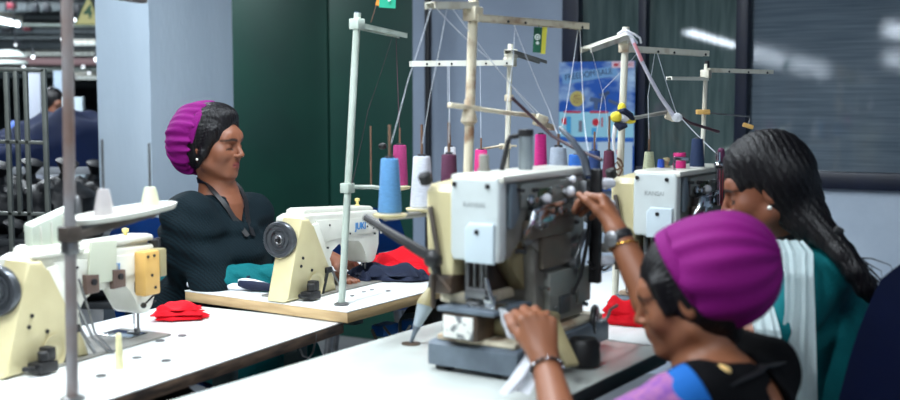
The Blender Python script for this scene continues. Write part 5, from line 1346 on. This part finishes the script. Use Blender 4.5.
# ---------------------------------------------------------------- woman in dark top (left)
f1 = V(.83, -.555, 0); f1 /= np.linalg.norm(f1); r1 = V(f1[1], -f1[0], 0)   # r1 = her right, towards the camera
N1 = V(tuple(P(219, 193, 3.42)))
H1 = Frame(P(213.5, 143.5, 3.40), (.945, -.33, -.06), (.05, 0, 1), .985)
SR, SL = V(tuple(P(187, 215, 3.27))), V(tuple(P(254, 212, 3.57)))
ER, EL = V(tuple(P(212, 283, 3.24))), V(tuple(P(254, 262, 3.62)))
WR, WL = V(tuple(P(317, 273.5, 3.32))), V(tuple(P(331, 258.5, 3.50)))
PV = N1 - f1 * .17; PV[2] = .60
W1 = thing('person', (PV[0], PV[1], 0), 'woman in a dark striped top and magenta cap, sewing beside the pillar, looking down', 'person')
torso = lambda g=0.: [cap(N1 - V(0, 0, .03), (SR + SL) / 2 - f1 * .02 - V(0, 0, .04), .05 + g, .06 + g, k=.04), cap(SR + (SL - SR) * .12 - V(0, 0, .015), SL - (SL - SR) * .12 - V(0, 0, .015), .050 + g, k=.05),
        cap((SR * .62 + SL * .38) - V(0, 0, .12), (SR * .38 + SL * .62) - V(0, 0, .12), .095 + g, k=.07), cap((SR * .58 + SL * .42) - V(0, 0, .13) + f1 * .05, (SR * .42 + SL * .58) - V(0, 0, .13) + f1 * .05, .072 + g, k=.04),
        cap((SR + SL) / 2 - V(0, 0, .18), PV, .105 + g, .115 + g, k=.08), cap(PV + r1 * .07, PV - r1 * .07, .115 + g, k=.06)]
lg = legs(PV - V(0, 0, .0), f1, r1)
neck1 = [cap(H1.w(0, -.018, -.045), N1, .046, .050, k=.03), cap(N1, N1 - V(0, 0, .03), .055, .07, k=.03)]
arms1 = limb(SR, ER, WR, .043, .036, .037, .024, k=.045) + limb(SL, EL, WL, .043, .036, .037, .024, k=.045)
hR = hand(WR + V(.004, -.002, -.002), V(.87, -.02, -.10) , (.05, .12, 1), 1, ((18, 30, 18), (16, 28, 18), (20, 30, 18), (24, 32, 20)), .94, .10, (40, 15, 15))
hL = hand(WL, V(.86, -.40, -.16), (.2, -.15, 1), -1, ((38, 45, 20), (36, 45, 20), (34, 40, 20), (30, 38, 20)), .92, .06, (40, 10, 20))
body = head(H1) + neck1 + torso() + arms1 + hR + hL
for h_, kn, an, toe in lg: body += [cap(h_, kn, .075, .055, k=.05), cap(kn, an, .052, .034, k=.03), cap(an, toe, .032, .026, k=.03)]
allp = [H1.w(0, .12, 0), H1.w(0, -.12, 0), H1.w(0, 0, .13), SR, SL, ER, EL, WR, WL, PV, lg[0][3], lg[1][3], WR + V(.17, 0, 0), WL + V(.17, -.1, 0), lg[0][1], lg[1][1]]
lo, hi = bbox(allp, .13); lo[2] = -.02
cf = skin_color(H1, lin((126, 78, 56)), lin((118, 50, 54)))
sdf_obj('body', body, lo, hi, .0032, skin, W1, color=cf, smooth=0)
# top: loose outer knit with a V neck, teal inner sleeve at the forearms
def V_neck(N, f, z0=.0): return cap(N + V(0, 0, .02), N + f * .10 - V(0, 0, .11), .062, .008, k=.01, op='s')
top = torso(.016) + [cap(SR, ER, .060, .058, k=.05), cap(ER, ER + (WR - ER) * .05, .058, .054, k=.03), cap(SL, EL + (WL - EL) * .2, .060, .058, k=.05), cap(SR - V(0, 0, .03), SR * .7 + PV * .3, .07, .09, k=.06)]
top += [V_neck(N1, f1), cap(N1 + V(0, 0, .1), N1 + V(0, 0, .0), .068, .062, k=.008, op='s'), plane((0, 0, .50), (0, 0, -1))]
def fold1(p):
    q = p - SR; a = q @ r1; return .0055 * np.sin(58 * (p[:, 2] * .9 + .55 * (p @ f1)) + 3 * np.sin(p[:, 2] * 14)) * np.clip(1.2 - abs(p[:, 2] - .86) * 5, .2, 1) + nz(p, 30., 2., .0022)
sdf_obj('striped_top', top, *bbox([SR, SL, ER, EL, PV, N1], .17), .005, darkm, W1, disp=fold1)
sl = [cap(ER - V(0, 0, -.006), ER + (WR - ER) * .62, .052, .038, k=.02), cap(EL + (WL - EL) * .1, EL + (WL - EL) * .7, .05, .036, k=.02)]
sdf_obj('sleeve', sl[:1], *bbox([ER, WR], .08), .004, tealm, W1, disp=lambda p: .0022 * np.sin(150 * (p @ (f1 * .9)) + 5 * np.sin(40 * p[:, 2])) + nz(p, 60., 1., .001))
sdf_obj('sleeve', sl[1:], *bbox([EL, WL], .08), .004, tealm, W1, disp=lambda p: .0022 * np.sin(150 * (p @ f1) + 5 * np.sin(40 * p[:, 2])))
kurta = [cap(PV + V(0, 0, .06), PV - V(0, 0, .0), .125, .13, k=.05)]
for h_, kn, an, toe in lg: kurta += [cap(h_, kn, .10, .085, k=.05)]
sdf_obj('kurta_skirt', kurta, *bbox([PV, lg[0][1], lg[1][1]], .19), .008, tealm, W1, disp=lambda p: nz(p, 26., 3., .004))
tr = []
for h_, kn, an, toe in lg: tr += [cap(kn, an + V(0, 0, .02), .07, .05, k=.02)]
sdf_obj('trousers', tr, *bbox([lg[0][1], lg[1][1], lg[0][2], lg[1][2]], .1), .008, trm, W1)
# hair with side strands, cap with gathers
hp = head_hair(H1, ((0.0, .124, -.016), (.064, .084, .108)), .010)
hp += [cap((.070, .036, .045), (.077, .012, -.03), .012, .010, H1, .02), cap((.078, .012, -.03), (.072, -.008, -.07), .010, .006, H1, .015), cap((-.070, .036, .045), (-.077, .01, -.04), .012, .010, H1, .02),
       ell((0, .02, .09), (.055, .05, .033), H1, .03), ell((0, .132, -.010), (.060, .084, .108), H1, .008, 's')]
def strands(fr, amp=.0012):
    def g(p):
        q = fr.loc(p); a = np.arctan2(q[:, 0], q[:, 2] + .02); return amp * (np.sin(a * 62 + 6 * np.sin(q[:, 1] * 22)) + .7 * np.sin(a * 131 + q[:, 1] * 60))
    return g
sdf_obj('hair', hp, *bbox([H1.w(0, 0, 0)], .16), .003, hairm, W1, disp=strands(H1, .0006))
def cap_prims(fr, c, r, yb, tilt, band_r):
    """bouffant cap: an ellipsoid behind a tilted band plane"""
    n = V(0, math.cos(tilt), math.sin(tilt)); o = V(0, yb, 0)
    wn = (n @ fr.R); wo = fr.w(*o)
    capb = [ell(c, r, fr, .01), ell((0, -.022, .030), (.087, .106, .099), fr, .03), plane(wo, wn, .012)]
    band = [ell(band_r[0], band_r[1], fr, .01), plane(wo + wn * .012, wn, .004), plane(wo - wn * .014, -wn, .004)]
    return capb, band, n, o
def gathers(fr, c, r, n, o, cnt, amp, seed=0.):
    ctr = V(tuple(c))
    def g(p):
        q = fr.loc(p) - ctr; u = q / V(tuple(r)); ang = np.arctan2(u[:, 0], u[:, 2]); dn = -(fr.loc(p) - o) @ n
        fall = np.exp(-np.clip(dn, 0, 1) * 14)
        w = np.sin(ang * cnt + 2.2 * np.sin(ang * 3 + seed) + 26 * dn * np.sin(ang * 2.3 + seed)) + .5 * np.sin(ang * cnt * 1.9 + seed * 3 + 20 * dn)
        return -amp * w * (.35 + .65 * fall)
    return g
cc_, rc_ = (0, -.074, .006), (.092, .082, .110)
cb, bd_, n_, o_ = cap_prims(H1, cc_, rc_, -.034, R(-12), ((0, -.022, .030), (.0865, .108, .0985)))
sdf_obj('cap', cb, *bbox([H1.w(*cc_)], .15), .003, capm, W1, disp=gathers(H1, cc_, rc_, n_, o_, 14, .0046, 1.))
sdf_obj('cap_band', bd_, *bbox([H1.w(0, -.03, .03)], .14), .003, capm, W1)
MB().sph(H1.w(.085, -.004, -.048), .0042).build('earring', pearl, W1, world=True)
lb = [snap_out(torso(.016) + neck1, N1 + r1 * .02 - f1 * .06 + V(0, 0, .045), r1 * .3 - f1 + V(0, 0, .3), .003), snap_out(torso(.016) + neck1, N1 + r1 * .05 - f1 * .035 + V(0, 0, .04), r1 - f1 * .4 + V(0, 0, .4), .003)]
for t in np.linspace(0, 1, 9):
    p = N1 + r1 * .052 * (1 - .75 * t) + f1 * (-.0 + .10 * t) + V(0, 0, .028 - .17 * t); lb.append(snap_out(torso(.016) + neck1, p, f1 + r1 * (.8 * (1 - t)) + V(0, 0, .5), .003))
mb = ribbon(MB(), lb, .018, .003, f1)
lb2 = [snap_out(torso(.016) + neck1, N1 - r1 * .02 - f1 * .06 + V(0, 0, .045), -r1 * .3 - f1 + V(0, 0, .3), .003), snap_out(torso(.016) + neck1, N1 - r1 * .05 - f1 * .035 + V(0, 0, .04), -r1 - f1 * .4 + V(0, 0, .4), .003)]
for t in np.linspace(0, 1, 9):
    p = N1 - r1 * .052 * (1 - .75 * t) + f1 * (-.0 + .10 * t) + V(0, 0, .028 - .17 * t); lb2.append(snap_out(torso(.016) + neck1, p, f1 - r1 * (.8 * (1 - t)) + V(0, 0, .5), .003))
ribbon(mb, lb2, .018, .003, f1)
mb.build('lanyard', lany, W1, world=True)
mb = MB(); pb = V(tuple(WL)) - (WL - EL) * .06; dr_ = Vector(tuple(WL - EL)).normalized()
mb.lathe([(.0275, 0), (.029, .001), (.0275, .002)], pb, dr_, 28, cap=False); mb.build('bangle', gold, W1, world=True)

# ---------------------------------------------------------------- woman in magenta cap (nearest)
f3 = V(-.80, .60, 0); r3 = V(f3[1], -f3[0], 0)
H3 = Frame(P(688, 295, 2.0), (-.95, .32, -.26), (-.03, .0, 1), .99)
N3 = V(tuple(P(708, 378, 1.965)))
SL3, SR3 = V(.398, 1.83, .796), V(.60, 2.045, .80)
EL3, WL3 = V(.200, 1.80, .700), V(tuple(P(546, 364, 1.985)))
ER3, WR3 = V(.43, 2.16, .85), V(tuple(P(617, 233, 2.26)))
PV3 = N3 - f3 * .12; PV3[2] = .56
W3 = thing('person', (PV3[0], PV3[1], 0), 'woman nearest the camera in a large magenta cap, one arm raised to the big machine', 'person')
tor3 = lambda g=0.: [cap(N3 - V(0, 0, .02), (SR3 + SL3) / 2 - f3 * .02 - V(0, 0, .03), .05 + g, .06 + g, k=.04), cap(SR3 + (SL3 - SR3) * .12 - V(0, 0, .015), SL3 - (SL3 - SR3) * .12 - V(0, 0, .015), .048 + g, k=.05),
        cap((SR3 * .62 + SL3 * .38) - V(0, 0, .12), (SR3 * .38 + SL3 * .62) - V(0, 0, .12), .095 + g, k=.07),
        cap((SR3 + SL3) / 2 - V(0, 0, .15), PV3, .105 + g, .115 + g, k=.08), cap(PV3 + r3 * .07, PV3 - r3 * .07, .115 + g, k=.06)]
neck3 = [cap(H3.w(0, -.02, -.045), N3, .047, .050, k=.03), cap(N3, N3 - V(0, 0, .03), .055, .07, k=.03)]
arms3 = limb(SL3, EL3, WL3, .043, .037, .037, .0245, k=.045) + limb(SR3, ER3, WR3, .043, .037, .037, .0245, k=.045)
dL = V(tuple(P(535, 308, 2.04))) - WL3
hL3 = hand(WL3, dL, (.25, -.95, .25), 1, ((52, 55, 25), (50, 52, 25), (46, 50, 25), (44, 45, 25)), 1.06, .03, (26, 5, 15))
dR = V(tuple(P(604, 196, 2.34))) - WR3
hR3 = hand(WR3, dR, (.75, -.6, .1), 1, ((48, 55, 25), (44, 55, 25), (40, 50, 25), (36, 45, 25)), .98, .08, (40, 5, 20))
lg3 = legs(PV3, f3, r3, L1=.36)
body = head(H3) + neck3 + tor3() + arms3 + hL3 + hR3
for h_, kn, an, toe in lg3: body += [cap(h_, kn, .075, .055, k=.05), cap(kn, an, .052, .034, k=.03), cap(an, toe, .032, .026, k=.03)]
lo, hi = bbox([H3.w(0, .12, 0), H3.w(0, 0, .13), SR3, SL3, ER3, EL3, WR3 + dR * 2, WL3 + dL * 2, PV3, lg3[0][3], lg3[1][3], WR3], .12); lo[2] = -.02
sdf_obj('body', body, lo, hi, .0038, skin, W3, color=skin_color(H3, lin((136, 86, 60)), lin((110, 50, 52)), eye_open=.5), smooth=0)
blouse = tor3(.013) + [cap(SR3, SR3 + (ER3 - SR3) * .6, .058, .055, k=.05), cap(SL3 + (SR3 - SL3) * .12, SL3, .05, .05, k=.05), cap(N3 + V(0, 0, .08), N3 - V(0, 0, .005), .066, .062, k=.01, op='s'), cap(N3 + V(0, 0, .02) - f3 * .04, N3 - f3 * .16 - V(0, 0, .07), .045, .04, k=.01, op='s'),
                         plane((0, 0, .50), (0, 0, -1))]
sdf_obj('blouse', blouse, *bbox([SR3, SL3, PV3, N3], .18), .005, blackm, W3, disp=lambda p: nz(p, 30., 4., .002))
slm = mat('printed sleeve cloth', (120, 74, 150), .8, spec=.2, col2=(176, 112, 142), nscale=60, namt=.8, bump=.3, bscale=160)
sdf_obj('sleeve', [cap(SL3 + (EL3 - SL3) * .08, SL3 + (EL3 - SL3) * .66, .058, .053), plane(SL3 + (EL3 - SL3) * .56, EL3 - SL3)], *bbox([SL3, EL3], .09), .004, slm, W3, disp=lambda p: nz(p, 40., 2., .0015))
sdf_obj('sleeve_border', [cap(SL3 - (EL3 - SL3) * .10, SL3 + (EL3 - SL3) * .2, .0570, .0565), plane(SL3 + (EL3 - SL3) * .10, EL3 - SL3), plane(SL3 - (EL3 - SL3) * .14, SL3 - EL3)], *bbox([SL3, EL3], .09), .004, mat('blue sleeve cloth', (22, 92, 168), .8, spec=.2), W3)
sdf_obj('sleeve_hem', [cap(SL3 + (EL3 - SL3) * .4, SL3 + (EL3 - SL3) * .8, .0565, .0535), plane(SL3 + (EL3 - SL3) * .61, EL3 - SL3), plane(SL3 + (EL3 - SL3) * .54, SL3 - EL3)], *bbox([SL3, EL3], .09), .004, mat('blue sleeve cloth', (22, 92, 168), .8, spec=.2), W3)
sk = [cap(PV3 + V(0, 0, .06), PV3 - V(0, 0, .02), .14, .15, k=.05)]
for h_, kn, an, toe in lg3: sk += [cap(h_, kn, .10, .085, k=.05), cap(kn, an + V(0, 0, .02), .07, .05, k=.03)]
sdf_obj('trousers', sk, *bbox([PV3, lg3[0][1], lg3[1][1], lg3[0][2], lg3[1][2]], .19), .008, trm, W3)
hp = head_hair(H3, ((0, .120, -.052), (.062, .078, .096)), .012) + [cap((-.068, .040, .04), (-.070, .034, -.015), .014, .006, H3, .02), cap((.068, .040, .04), (.070, .034, -.015), .014, .006, H3, .02), cap((0, -.04, -.03), (0, -.05, -.085), .045, .025, H3, .03)]
sdf_obj('hair', hp, *bbox([H3.w(0, 0, 0)], .17), .0035, hairm, W3, disp=strands(H3))
cc_, rc_ = (0, -.078, .034), (.104, .102, .106)
cb, bd_, n_, o_ = cap_prims(H3, cc_, rc_, -.024, R(-20), ((0, -.016, .034), (.0905, .114, .1005)))
sdf_obj('cap', cb, *bbox([H3.w(*cc_)], .16), .0035, capm, W3, disp=gathers(H3, cc_, rc_, n_, o_, 6, .0055, 2.5))
sdf_obj('cap_band', bd_, *bbox([H3.w(0, 0, .03)], .15), .0035, capm, W3)
ln = []
for t in np.linspace(-1, 1, 15):
    p = N3 - f3 * .03 * math.cos(t * 1.5) + r3 * -.055 * math.sin(t * 1.5) + V(0, 0, .03 - .03 * abs(t)); ln.append(snap_out(neck3 + tor3(.013), p, -f3 * math.cos(t * 1.4) - r3 * math.sin(t * 1.4) + V(0, 0, .1), .003))
ribbon(MB(), ln, .02, .003, (0, 0, 1)).build('lanyard', lany, W3, world=True)
# gold coloured neck patch on the shoulder
vd_ = P(719, 371, 1.9) - Vector((0, 0, CH)); pt = snap_out(tor3(.013) + neck3, P(719, 371, 1.93), -vd_, .0)
MB().sph((0, 0, 0), .022, (1, .8, .5)).build('neckline_trim', mat('golden trim', (224, 186, 120), .6), W3).location = Vector(tuple(pt)) - W3.location
# wrist things
def ring(parent, name, c, ax, r, m, w=.004, th=.003, seg=32):
    MB().lathe([(r, -w / 2), (r + th, -w / 4), (r + th, w / 4), (r, w / 2)], c, ax, seg, cap=False).build(name, m, parent, world=True)
axR = Vector(tuple(WR3 - ER3)).normalized(); cR = Vector(tuple(WR3)) - axR * .012
ring(W3, 'watch_strap', cR, axR, .0262, M_['black'], .02, .003)
ring(W3, 'gold_bangle', cR - axR * .02, axR + Vector((.2, 0, .1)), .030, gold, .004, .002)
wf_ = MB(); wf_.lathe([(.015, 0), (.017, .002), (.017, .006), (.012, .008)], cR + Vector((-.018, -.018, .0)), (-.7, -.7, .1), 24); wf_.build('watch_face', M_['steel'], W3, world=True)
axL = Vector(tuple(WL3 - EL3)).normalized(); cL = Vector(tuple(WL3)) - axL * .012; q = Vector((0, 0, 1)).rotation_difference(axL)
bbm = MB(); bbw = MB()
for i in range(20):
    a = 2 * PI * i / 20; p = cL + q @ Vector((.029 * math.cos(a), .029 * math.sin(a), 0)); (bbw if i % 3 == 0 else bbm).sph(p, .0042, seg=10)
bbm.build('dark_beads', M_['black'], W3, world=True); bbw.build('silver_beads', M_['chrome'], W3, world=True)
# white garment piece held at the needle of the big machine
hc = thing('white_cloth_piece', P(520, 330, 2.06), 'white cloth piece held at the big grey machine by the bent hand', 'cloth')
mb = MB()
def sheet(u, v):
    a = V(tuple(P(498, 309, 2.12))) * (1 - u) + V(tuple(P(524, 322, 2.055))) * u; b = V(tuple(P(506, 335, 2.12))) * (1 - u) + V(tuple(P(524, 342, 2.055))) * u
    p = a * (1 - v) + b * v; return Vector(tuple(p)) + Vector((0, .012 * math.sin(6 * u + 4 * v), .004 * math.sin(9 * v + 5 * u)))
mb.grid(sheet, 14, 12)
def sheet2(u, v):
    x = 536 - 22 * v ** 1.5 + (u - .5) * (12 + 18 * v); y = 345 + 48 * v; p = P(x, y, 2.02 - .05 * v); return p + Vector((0, .012 * math.sin(8 * u + 3 * v), 0))
mb.grid(sheet2, 12, 16)
mb.build('cloth_sheet', M_['whitecl'], hc, world=True, solid=.002)

# ---------------------------------------------------------------- woman in teal (right)
f2 = V(-.86, .51, 0); r2 = V(f2[1], -f2[0], 0)
H2 = Frame(P(765, 188, 2.56), (-.95, .24, -.27), (-.08, 0, 1), 1.0)
N2 = V(tuple(P(800, 246, 2.62)))
SL2, SR2 = V(tuple(P(826, 272, 2.50))), V(tuple(P(778, 262, 2.80)))
EL2, WL2 = V(.70, 2.38, .775), V(.60, 2.60, .83)
ER2, WR2 = V(.72, 2.78, .79), V(.62, 2.74, .90)
PV2 = V(.89, 2.54, .60)
W2 = thing('person', (PV2[0], PV2[1], 0), 'woman with long black hair in a teal kurta and white scarf, seated at the right', 'person')
tor2 = lambda g=0.: [cap(N2 - V(0, 0, .02), (SR2 + SL2) / 2 - f2 * .03 - V(0, 0, .03), .052 + g, .065 + g, k=.05), cap(SR2 + (SL2 - SR2) * .12 - V(0, 0, .015), SL2 - (SL2 - SR2) * .12 - V(0, 0, .015), .052 + g, k=.05),
        cap((SR2 * .65 + SL2 * .35) - V(0, 0, .12) - f2 * .01, (SR2 * .35 + SL2 * .65) - V(0, 0, .12) - f2 * .01, .10 + g, k=.07), cap(SL2 * .6 + SR2 * .4 - f2 * .03 - V(0, 0, .06), SL2 * .55 + SR2 * .45 - f2 * .06 - V(0, 0, .2), .085 + g, .1 + g, k=.06),
        cap((SR2 + SL2) / 2 - V(0, 0, .17), PV2, .11 + g, .125 + g, k=.08), cap(PV2 + r2 * .08, PV2 - r2 * .08, .125 + g, k=.06)]
neck2 = [cap(H2.w(0, -.02, -.045), N2, .047, .052, k=.03), cap(N2, N2 - V(0, 0, .03), .058, .075, k=.03)]
arms2 = limb(SL2, EL2, WL2, .045, .037, .037, .0245, k=.045) + limb(SR2, ER2, WR2, .045, .037, .037, .0245, k=.045)
hL2 = hand(WL2, (-.55, .75, -.1), (-.2, -.3, .9), 1, ((30, 40, 20),) * 4, .95, .06)
hR2 = hand(WR2, (-.4, .1, .6), (.3, -.9, .2), 1, ((30, 40, 20),) * 4, .95, .06)
lg2 = legs(PV2, f2, r2, L1=.38)
body = head(H2) + neck2 + tor2() + arms2 + hL2 + hR2
for h_, kn, an, toe in lg2: body += [cap(h_, kn, .075, .055, k=.05), cap(kn, an, .052, .034, k=.03), cap(an, toe, .032, .026, k=.03)]
lo, hi = bbox([H2.w(0, .12, 0), H2.w(0, -.1, .1), SR2, SL2, ER2, EL2, WR2, WL2, WL2 + V(-.1, .15, 0), PV2, lg2[0][3], lg2[1][3]], .12); lo[2] = -.02
sdf_obj('body', body, lo, hi, .0035, skin, W2, color=skin_color(H2, lin((126, 76, 54)), lin((112, 50, 52)), eye_open=1.), smooth=0)
def fold2(p): return .0036 * np.sin(46 * (p[:, 2] * .8 - .6 * (p @ f2)) + 2.5 * np.sin(p[:, 2] * 11 + 6 * p[:, 0])) + nz(p, 24., 5., .0025)
kur = tor2(.014) + [cap(SL2, SL2 + (EL2 - SL2) * .85, .062, .056, k=.05), cap(SR2, SR2 + (ER2 - SR2) * .85, .062, .056, k=.05), cap(PV2, PV2 + f2 * .2 - V(0, 0, .03), .15, .13, k=.06),
                    cap(N2 + V(0, 0, .08), N2 + V(0, 0, .0), .070, .066, k=.01, op='s'), cap(N2 + V(0, 0, .02), N2 + f2 * .12 - V(0, 0, .04), .055, .02, k=.01, op='s')]
sdf_obj('kurta', kur, *bbox([SR2, SL2, ER2, EL2, PV2, N2, PV2 + f2 * .2], .2), .005, tealm, W2, disp=fold2)
sk = []
for h_, kn, an, toe in lg2: sk += [cap(h_, kn, .10, .085, k=.05), cap(kn, an + V(0, 0, .02), .07, .05, k=.03)]
sdf_obj('trousers', sk, *bbox([PV2, lg2[0][1], lg2[1][1], lg2[0][2], lg2[1][2]], .19), .008, trm, W2)
# hair: scalp, then a long tail down the back
hp = head_hair(H2, ((0, .122, -.060), (.066, .080, .092)), .012, 1.04)
hp += [ell((0, -.01, .075), (.07, .08, .05), H2, .03), ell((-.082, .045, -.034), (.036, .050, .056), H2, .012, 's'), ell((.082, .045, -.034), (.036, .050, .056), H2, .012, 's')]
a0 = H2.w(-.03, -.055, .02); 
pts2 = [(a0, .062), (V(tuple(P(795, 200, 2.54))), .056), (V(tuple(P(810, 222, 2.50))), .042), (V(tuple(P(828, 237, 2.45))), .024), (V(tuple(P(843, 254, 2.41))), .021), (V(tuple(P(856, 272, 2.385))), .019), (V(tuple(P(866, 288, 2.38))), .017), (V(tuple(P(874, 304, 2.38))), .007)]
for i in range(len(pts2) - 1): hp.append(cap(pts2[i][0], pts2[i + 1][0], pts2[i][1], pts2[i + 1][1], k=.03))
def hair2(p):
    q = H2.loc(p); a = np.arctan2(q[:, 0], q[:, 2] + .02)
    along_ = p @ V(.45, 0, -.89); across = p @ V(.89, 0, .45)
    return .0012 * (np.sin(across * 420 + 5 * np.sin(along_ * 16)) + .7 * np.sin(across * 800 + p[:, 1] * 300 + 4 * np.sin(along_ * 23)))
sdf_obj('hair', hp, *bbox([H2.w(0, .1, .1), H2.w(0, -.12, 0)] + [q_ for q_, _ in pts2], .11), .0035, hairm, W2, disp=hair2)
rs = random.Random(5); mb = MB()
for i in range(26):
    k_ = rs.uniform(.0, .9); base = Vector(tuple(pts2[4][0])).lerp(Vector(tuple(pts2[6][0])), rs.random()) + Vector((rs.uniform(.0, .02), 0, 0)); L_ = rs.uniform(.04, .10); d_ = Vector((rs.uniform(.1, .8), rs.uniform(-.2, .2), rs.uniform(-.9, -.1))).normalized()
    mb.tube([base, base + d_ * L_ * .4 + Vector((.006, 0, .006)), base + d_ * L_ * .8 + Vector((0.01, 0, 0)), base + d_ * L_ + Vector((.0, 0, -.012))], [.002, .0014, .0009, .0004], 5)
mb.build('loose_strands', hairm, W2, world=True)['kind'] = 'stuff'
MB().box(P(838.5, 231, 2.38), (.022, .014, .018), .005, rot=(0, .5, 0)).build('hair_clip', M_['black'], W2, world=True)
MB().sph(H2.w(-.083, .002, -.038), .0055).build('earring', pearl, W2, world=True)
# scarf: over the near shoulder, hanging down in pleats, and the far end falling in front
def pleat(pa, wdt, ph, n=7, amp=.007):
    def g(u, v):
        i = v * (len(pa) - 1); a = int(min(i, len(pa) - 2)); t = i - a; c = pa[a][0].lerp(pa[a + 1][0], t); wv = pa[a][1] * (1 - t) + pa[a + 1][1] * t; nr = pa[a][2].lerp(pa[a + 1][2], t).normalized(); sd = pa[a][3].lerp(pa[a + 1][3], t).normalized()
        return c + sd * wv * (u - .5) + nr * (amp * math.sin(u * n * 2 * PI + ph + v * 2) + .0008 * math.sin(u * 31 + v * 9))
    return g
rv = Vector((.96, -.26, 0)); cv_ = Vector((-.27, -.96, 0)); dn = Vector((0, -.3, 1))
mb = MB(); pa = [(P(776, 256, 2.54), .04, dn, rv), (P(783, 245, 2.50), .05, dn, rv), (P(789, 240, 2.45), .058, Vector((-.2, -.5, 1)), rv), (P(797, 252, 2.39), .068, cv_, rv), (P(799, 275, 2.35), .06, cv_, rv), (P(800, 310, 2.34), .062, cv_, rv), (P(798, 350, 2.34), .075, cv_, rv), (P(797, 400, 2.34), .085, cv_, rv), (P(797, 450, 2.34), .095, cv_, rv)]
mb.grid(pleat(pa, .1, 0., 3., .0016), 60, 60); mb.build('scarf', scarfm, W2, world=True, solid=.002)
mb = MB(); pa = [(P(768, 262, 2.62), .04, cv_, rv), (P(760, 300, 2.40), .05, cv_, rv), (P(767, 330, 2.32), .055, cv_, rv), (P(774, 365, 2.30), .045, cv_, rv), (P(779, 400, 2.30), .04, cv_, rv), (P(782, 450, 2.30), .04, cv_, rv)]
mb.grid(pleat(pa, .1, 2., 2.5, .003), 40, 50); mb.build('scarf_end', scarfm, W2, world=True, solid=.002)
ln = []
for t in np.linspace(0, 1, 9):
    p = N2 - r2 * (.060 - .02 * t) + f2 * (-.03 + .11 * t) + V(0, 0, .03 - .05 * t); ln.append(snap_out(neck2 + tor2(.014), p, -r2 + f2 * (t * .8) + V(0, 0, .35), .003))
ribbon(MB(), ln, .018, .003, -r2).build('lanyard', lany, W2, world=True)

# ---------------------------------------------------------------- distant worker
hd = Frame(P(53, 107, 7.0), (.9, -.4, -.1)); Nd = V(tuple(hd.w(0, -.02, -.15)))
bx_, by_ = Nd[0], Nd[1]
bodyd = head(hd) + [cap(hd.w(0, -.02, -.04), Nd, .048, .055, k=.03), cap(Nd - V(0, 0, .05), V(bx_, by_, .9), .11, .12, k=.05)]
for s in (-1, 1): bodyd += [cap(V(bx_, by_, .85) + V(0, s * .08, 0), V(bx_, by_ + s * .09, .06), .08, .045, k=.05), cap(V(bx_, by_ + s * .09, .06), V(bx_ + .14, by_ + s * .09, .04), .04, .035, k=.03), cap(Nd + V(0, s * .17, -.07), Nd + V(.05, s * .2, -.33), .045, .038, k=.05), cap(Nd + V(.05, s * .2, -.33), Nd + V(.25, s * .15, -.4), .036, .026, k=.02), cap(Nd + V(.25, s * .15, -.4), Nd + V(.33, s * .14, -.41), .028, .02, k=.02)]
sdf_obj('body', bodyd, (bx_ - .3, by_ - .35, -.02), (bx_ + .45, by_ + .35, hd.o[2] + .2), .009, skin, dp, color=skin_color(hd, lin((120, 78, 60)), lin((120, 60, 60))))
sdf_obj('shirt', [cap(Nd - V(0, 0, .07), V(bx_, by_, .85), .135, .15, k=.05)] + [cap(Nd + V(0, s * .16, -.07), Nd + V(.05, s * .2, -.3), .062, .06, k=.05) for s in (-1, 1)], (bx_ - .3, by_ - .35, .6), (bx_ + .3, by_ + .35, Nd[2] + .1), .012, M_['whitecl'], dp)
sdf_obj('trousers', [cap(V(bx_, by_ + s * .08, .85), V(bx_, by_ + s * .09, .12), .10, .065, k=.05) for s in (-1, 1)], (bx_ - .2, by_ - .3, 0), (bx_ + .2, by_ + .3, 1.), .012, trm, dp)
sdf_obj('hair', head_hair(hd), *bbox([hd.w(0, 0, 0)], .16), .008, hairm, dp)
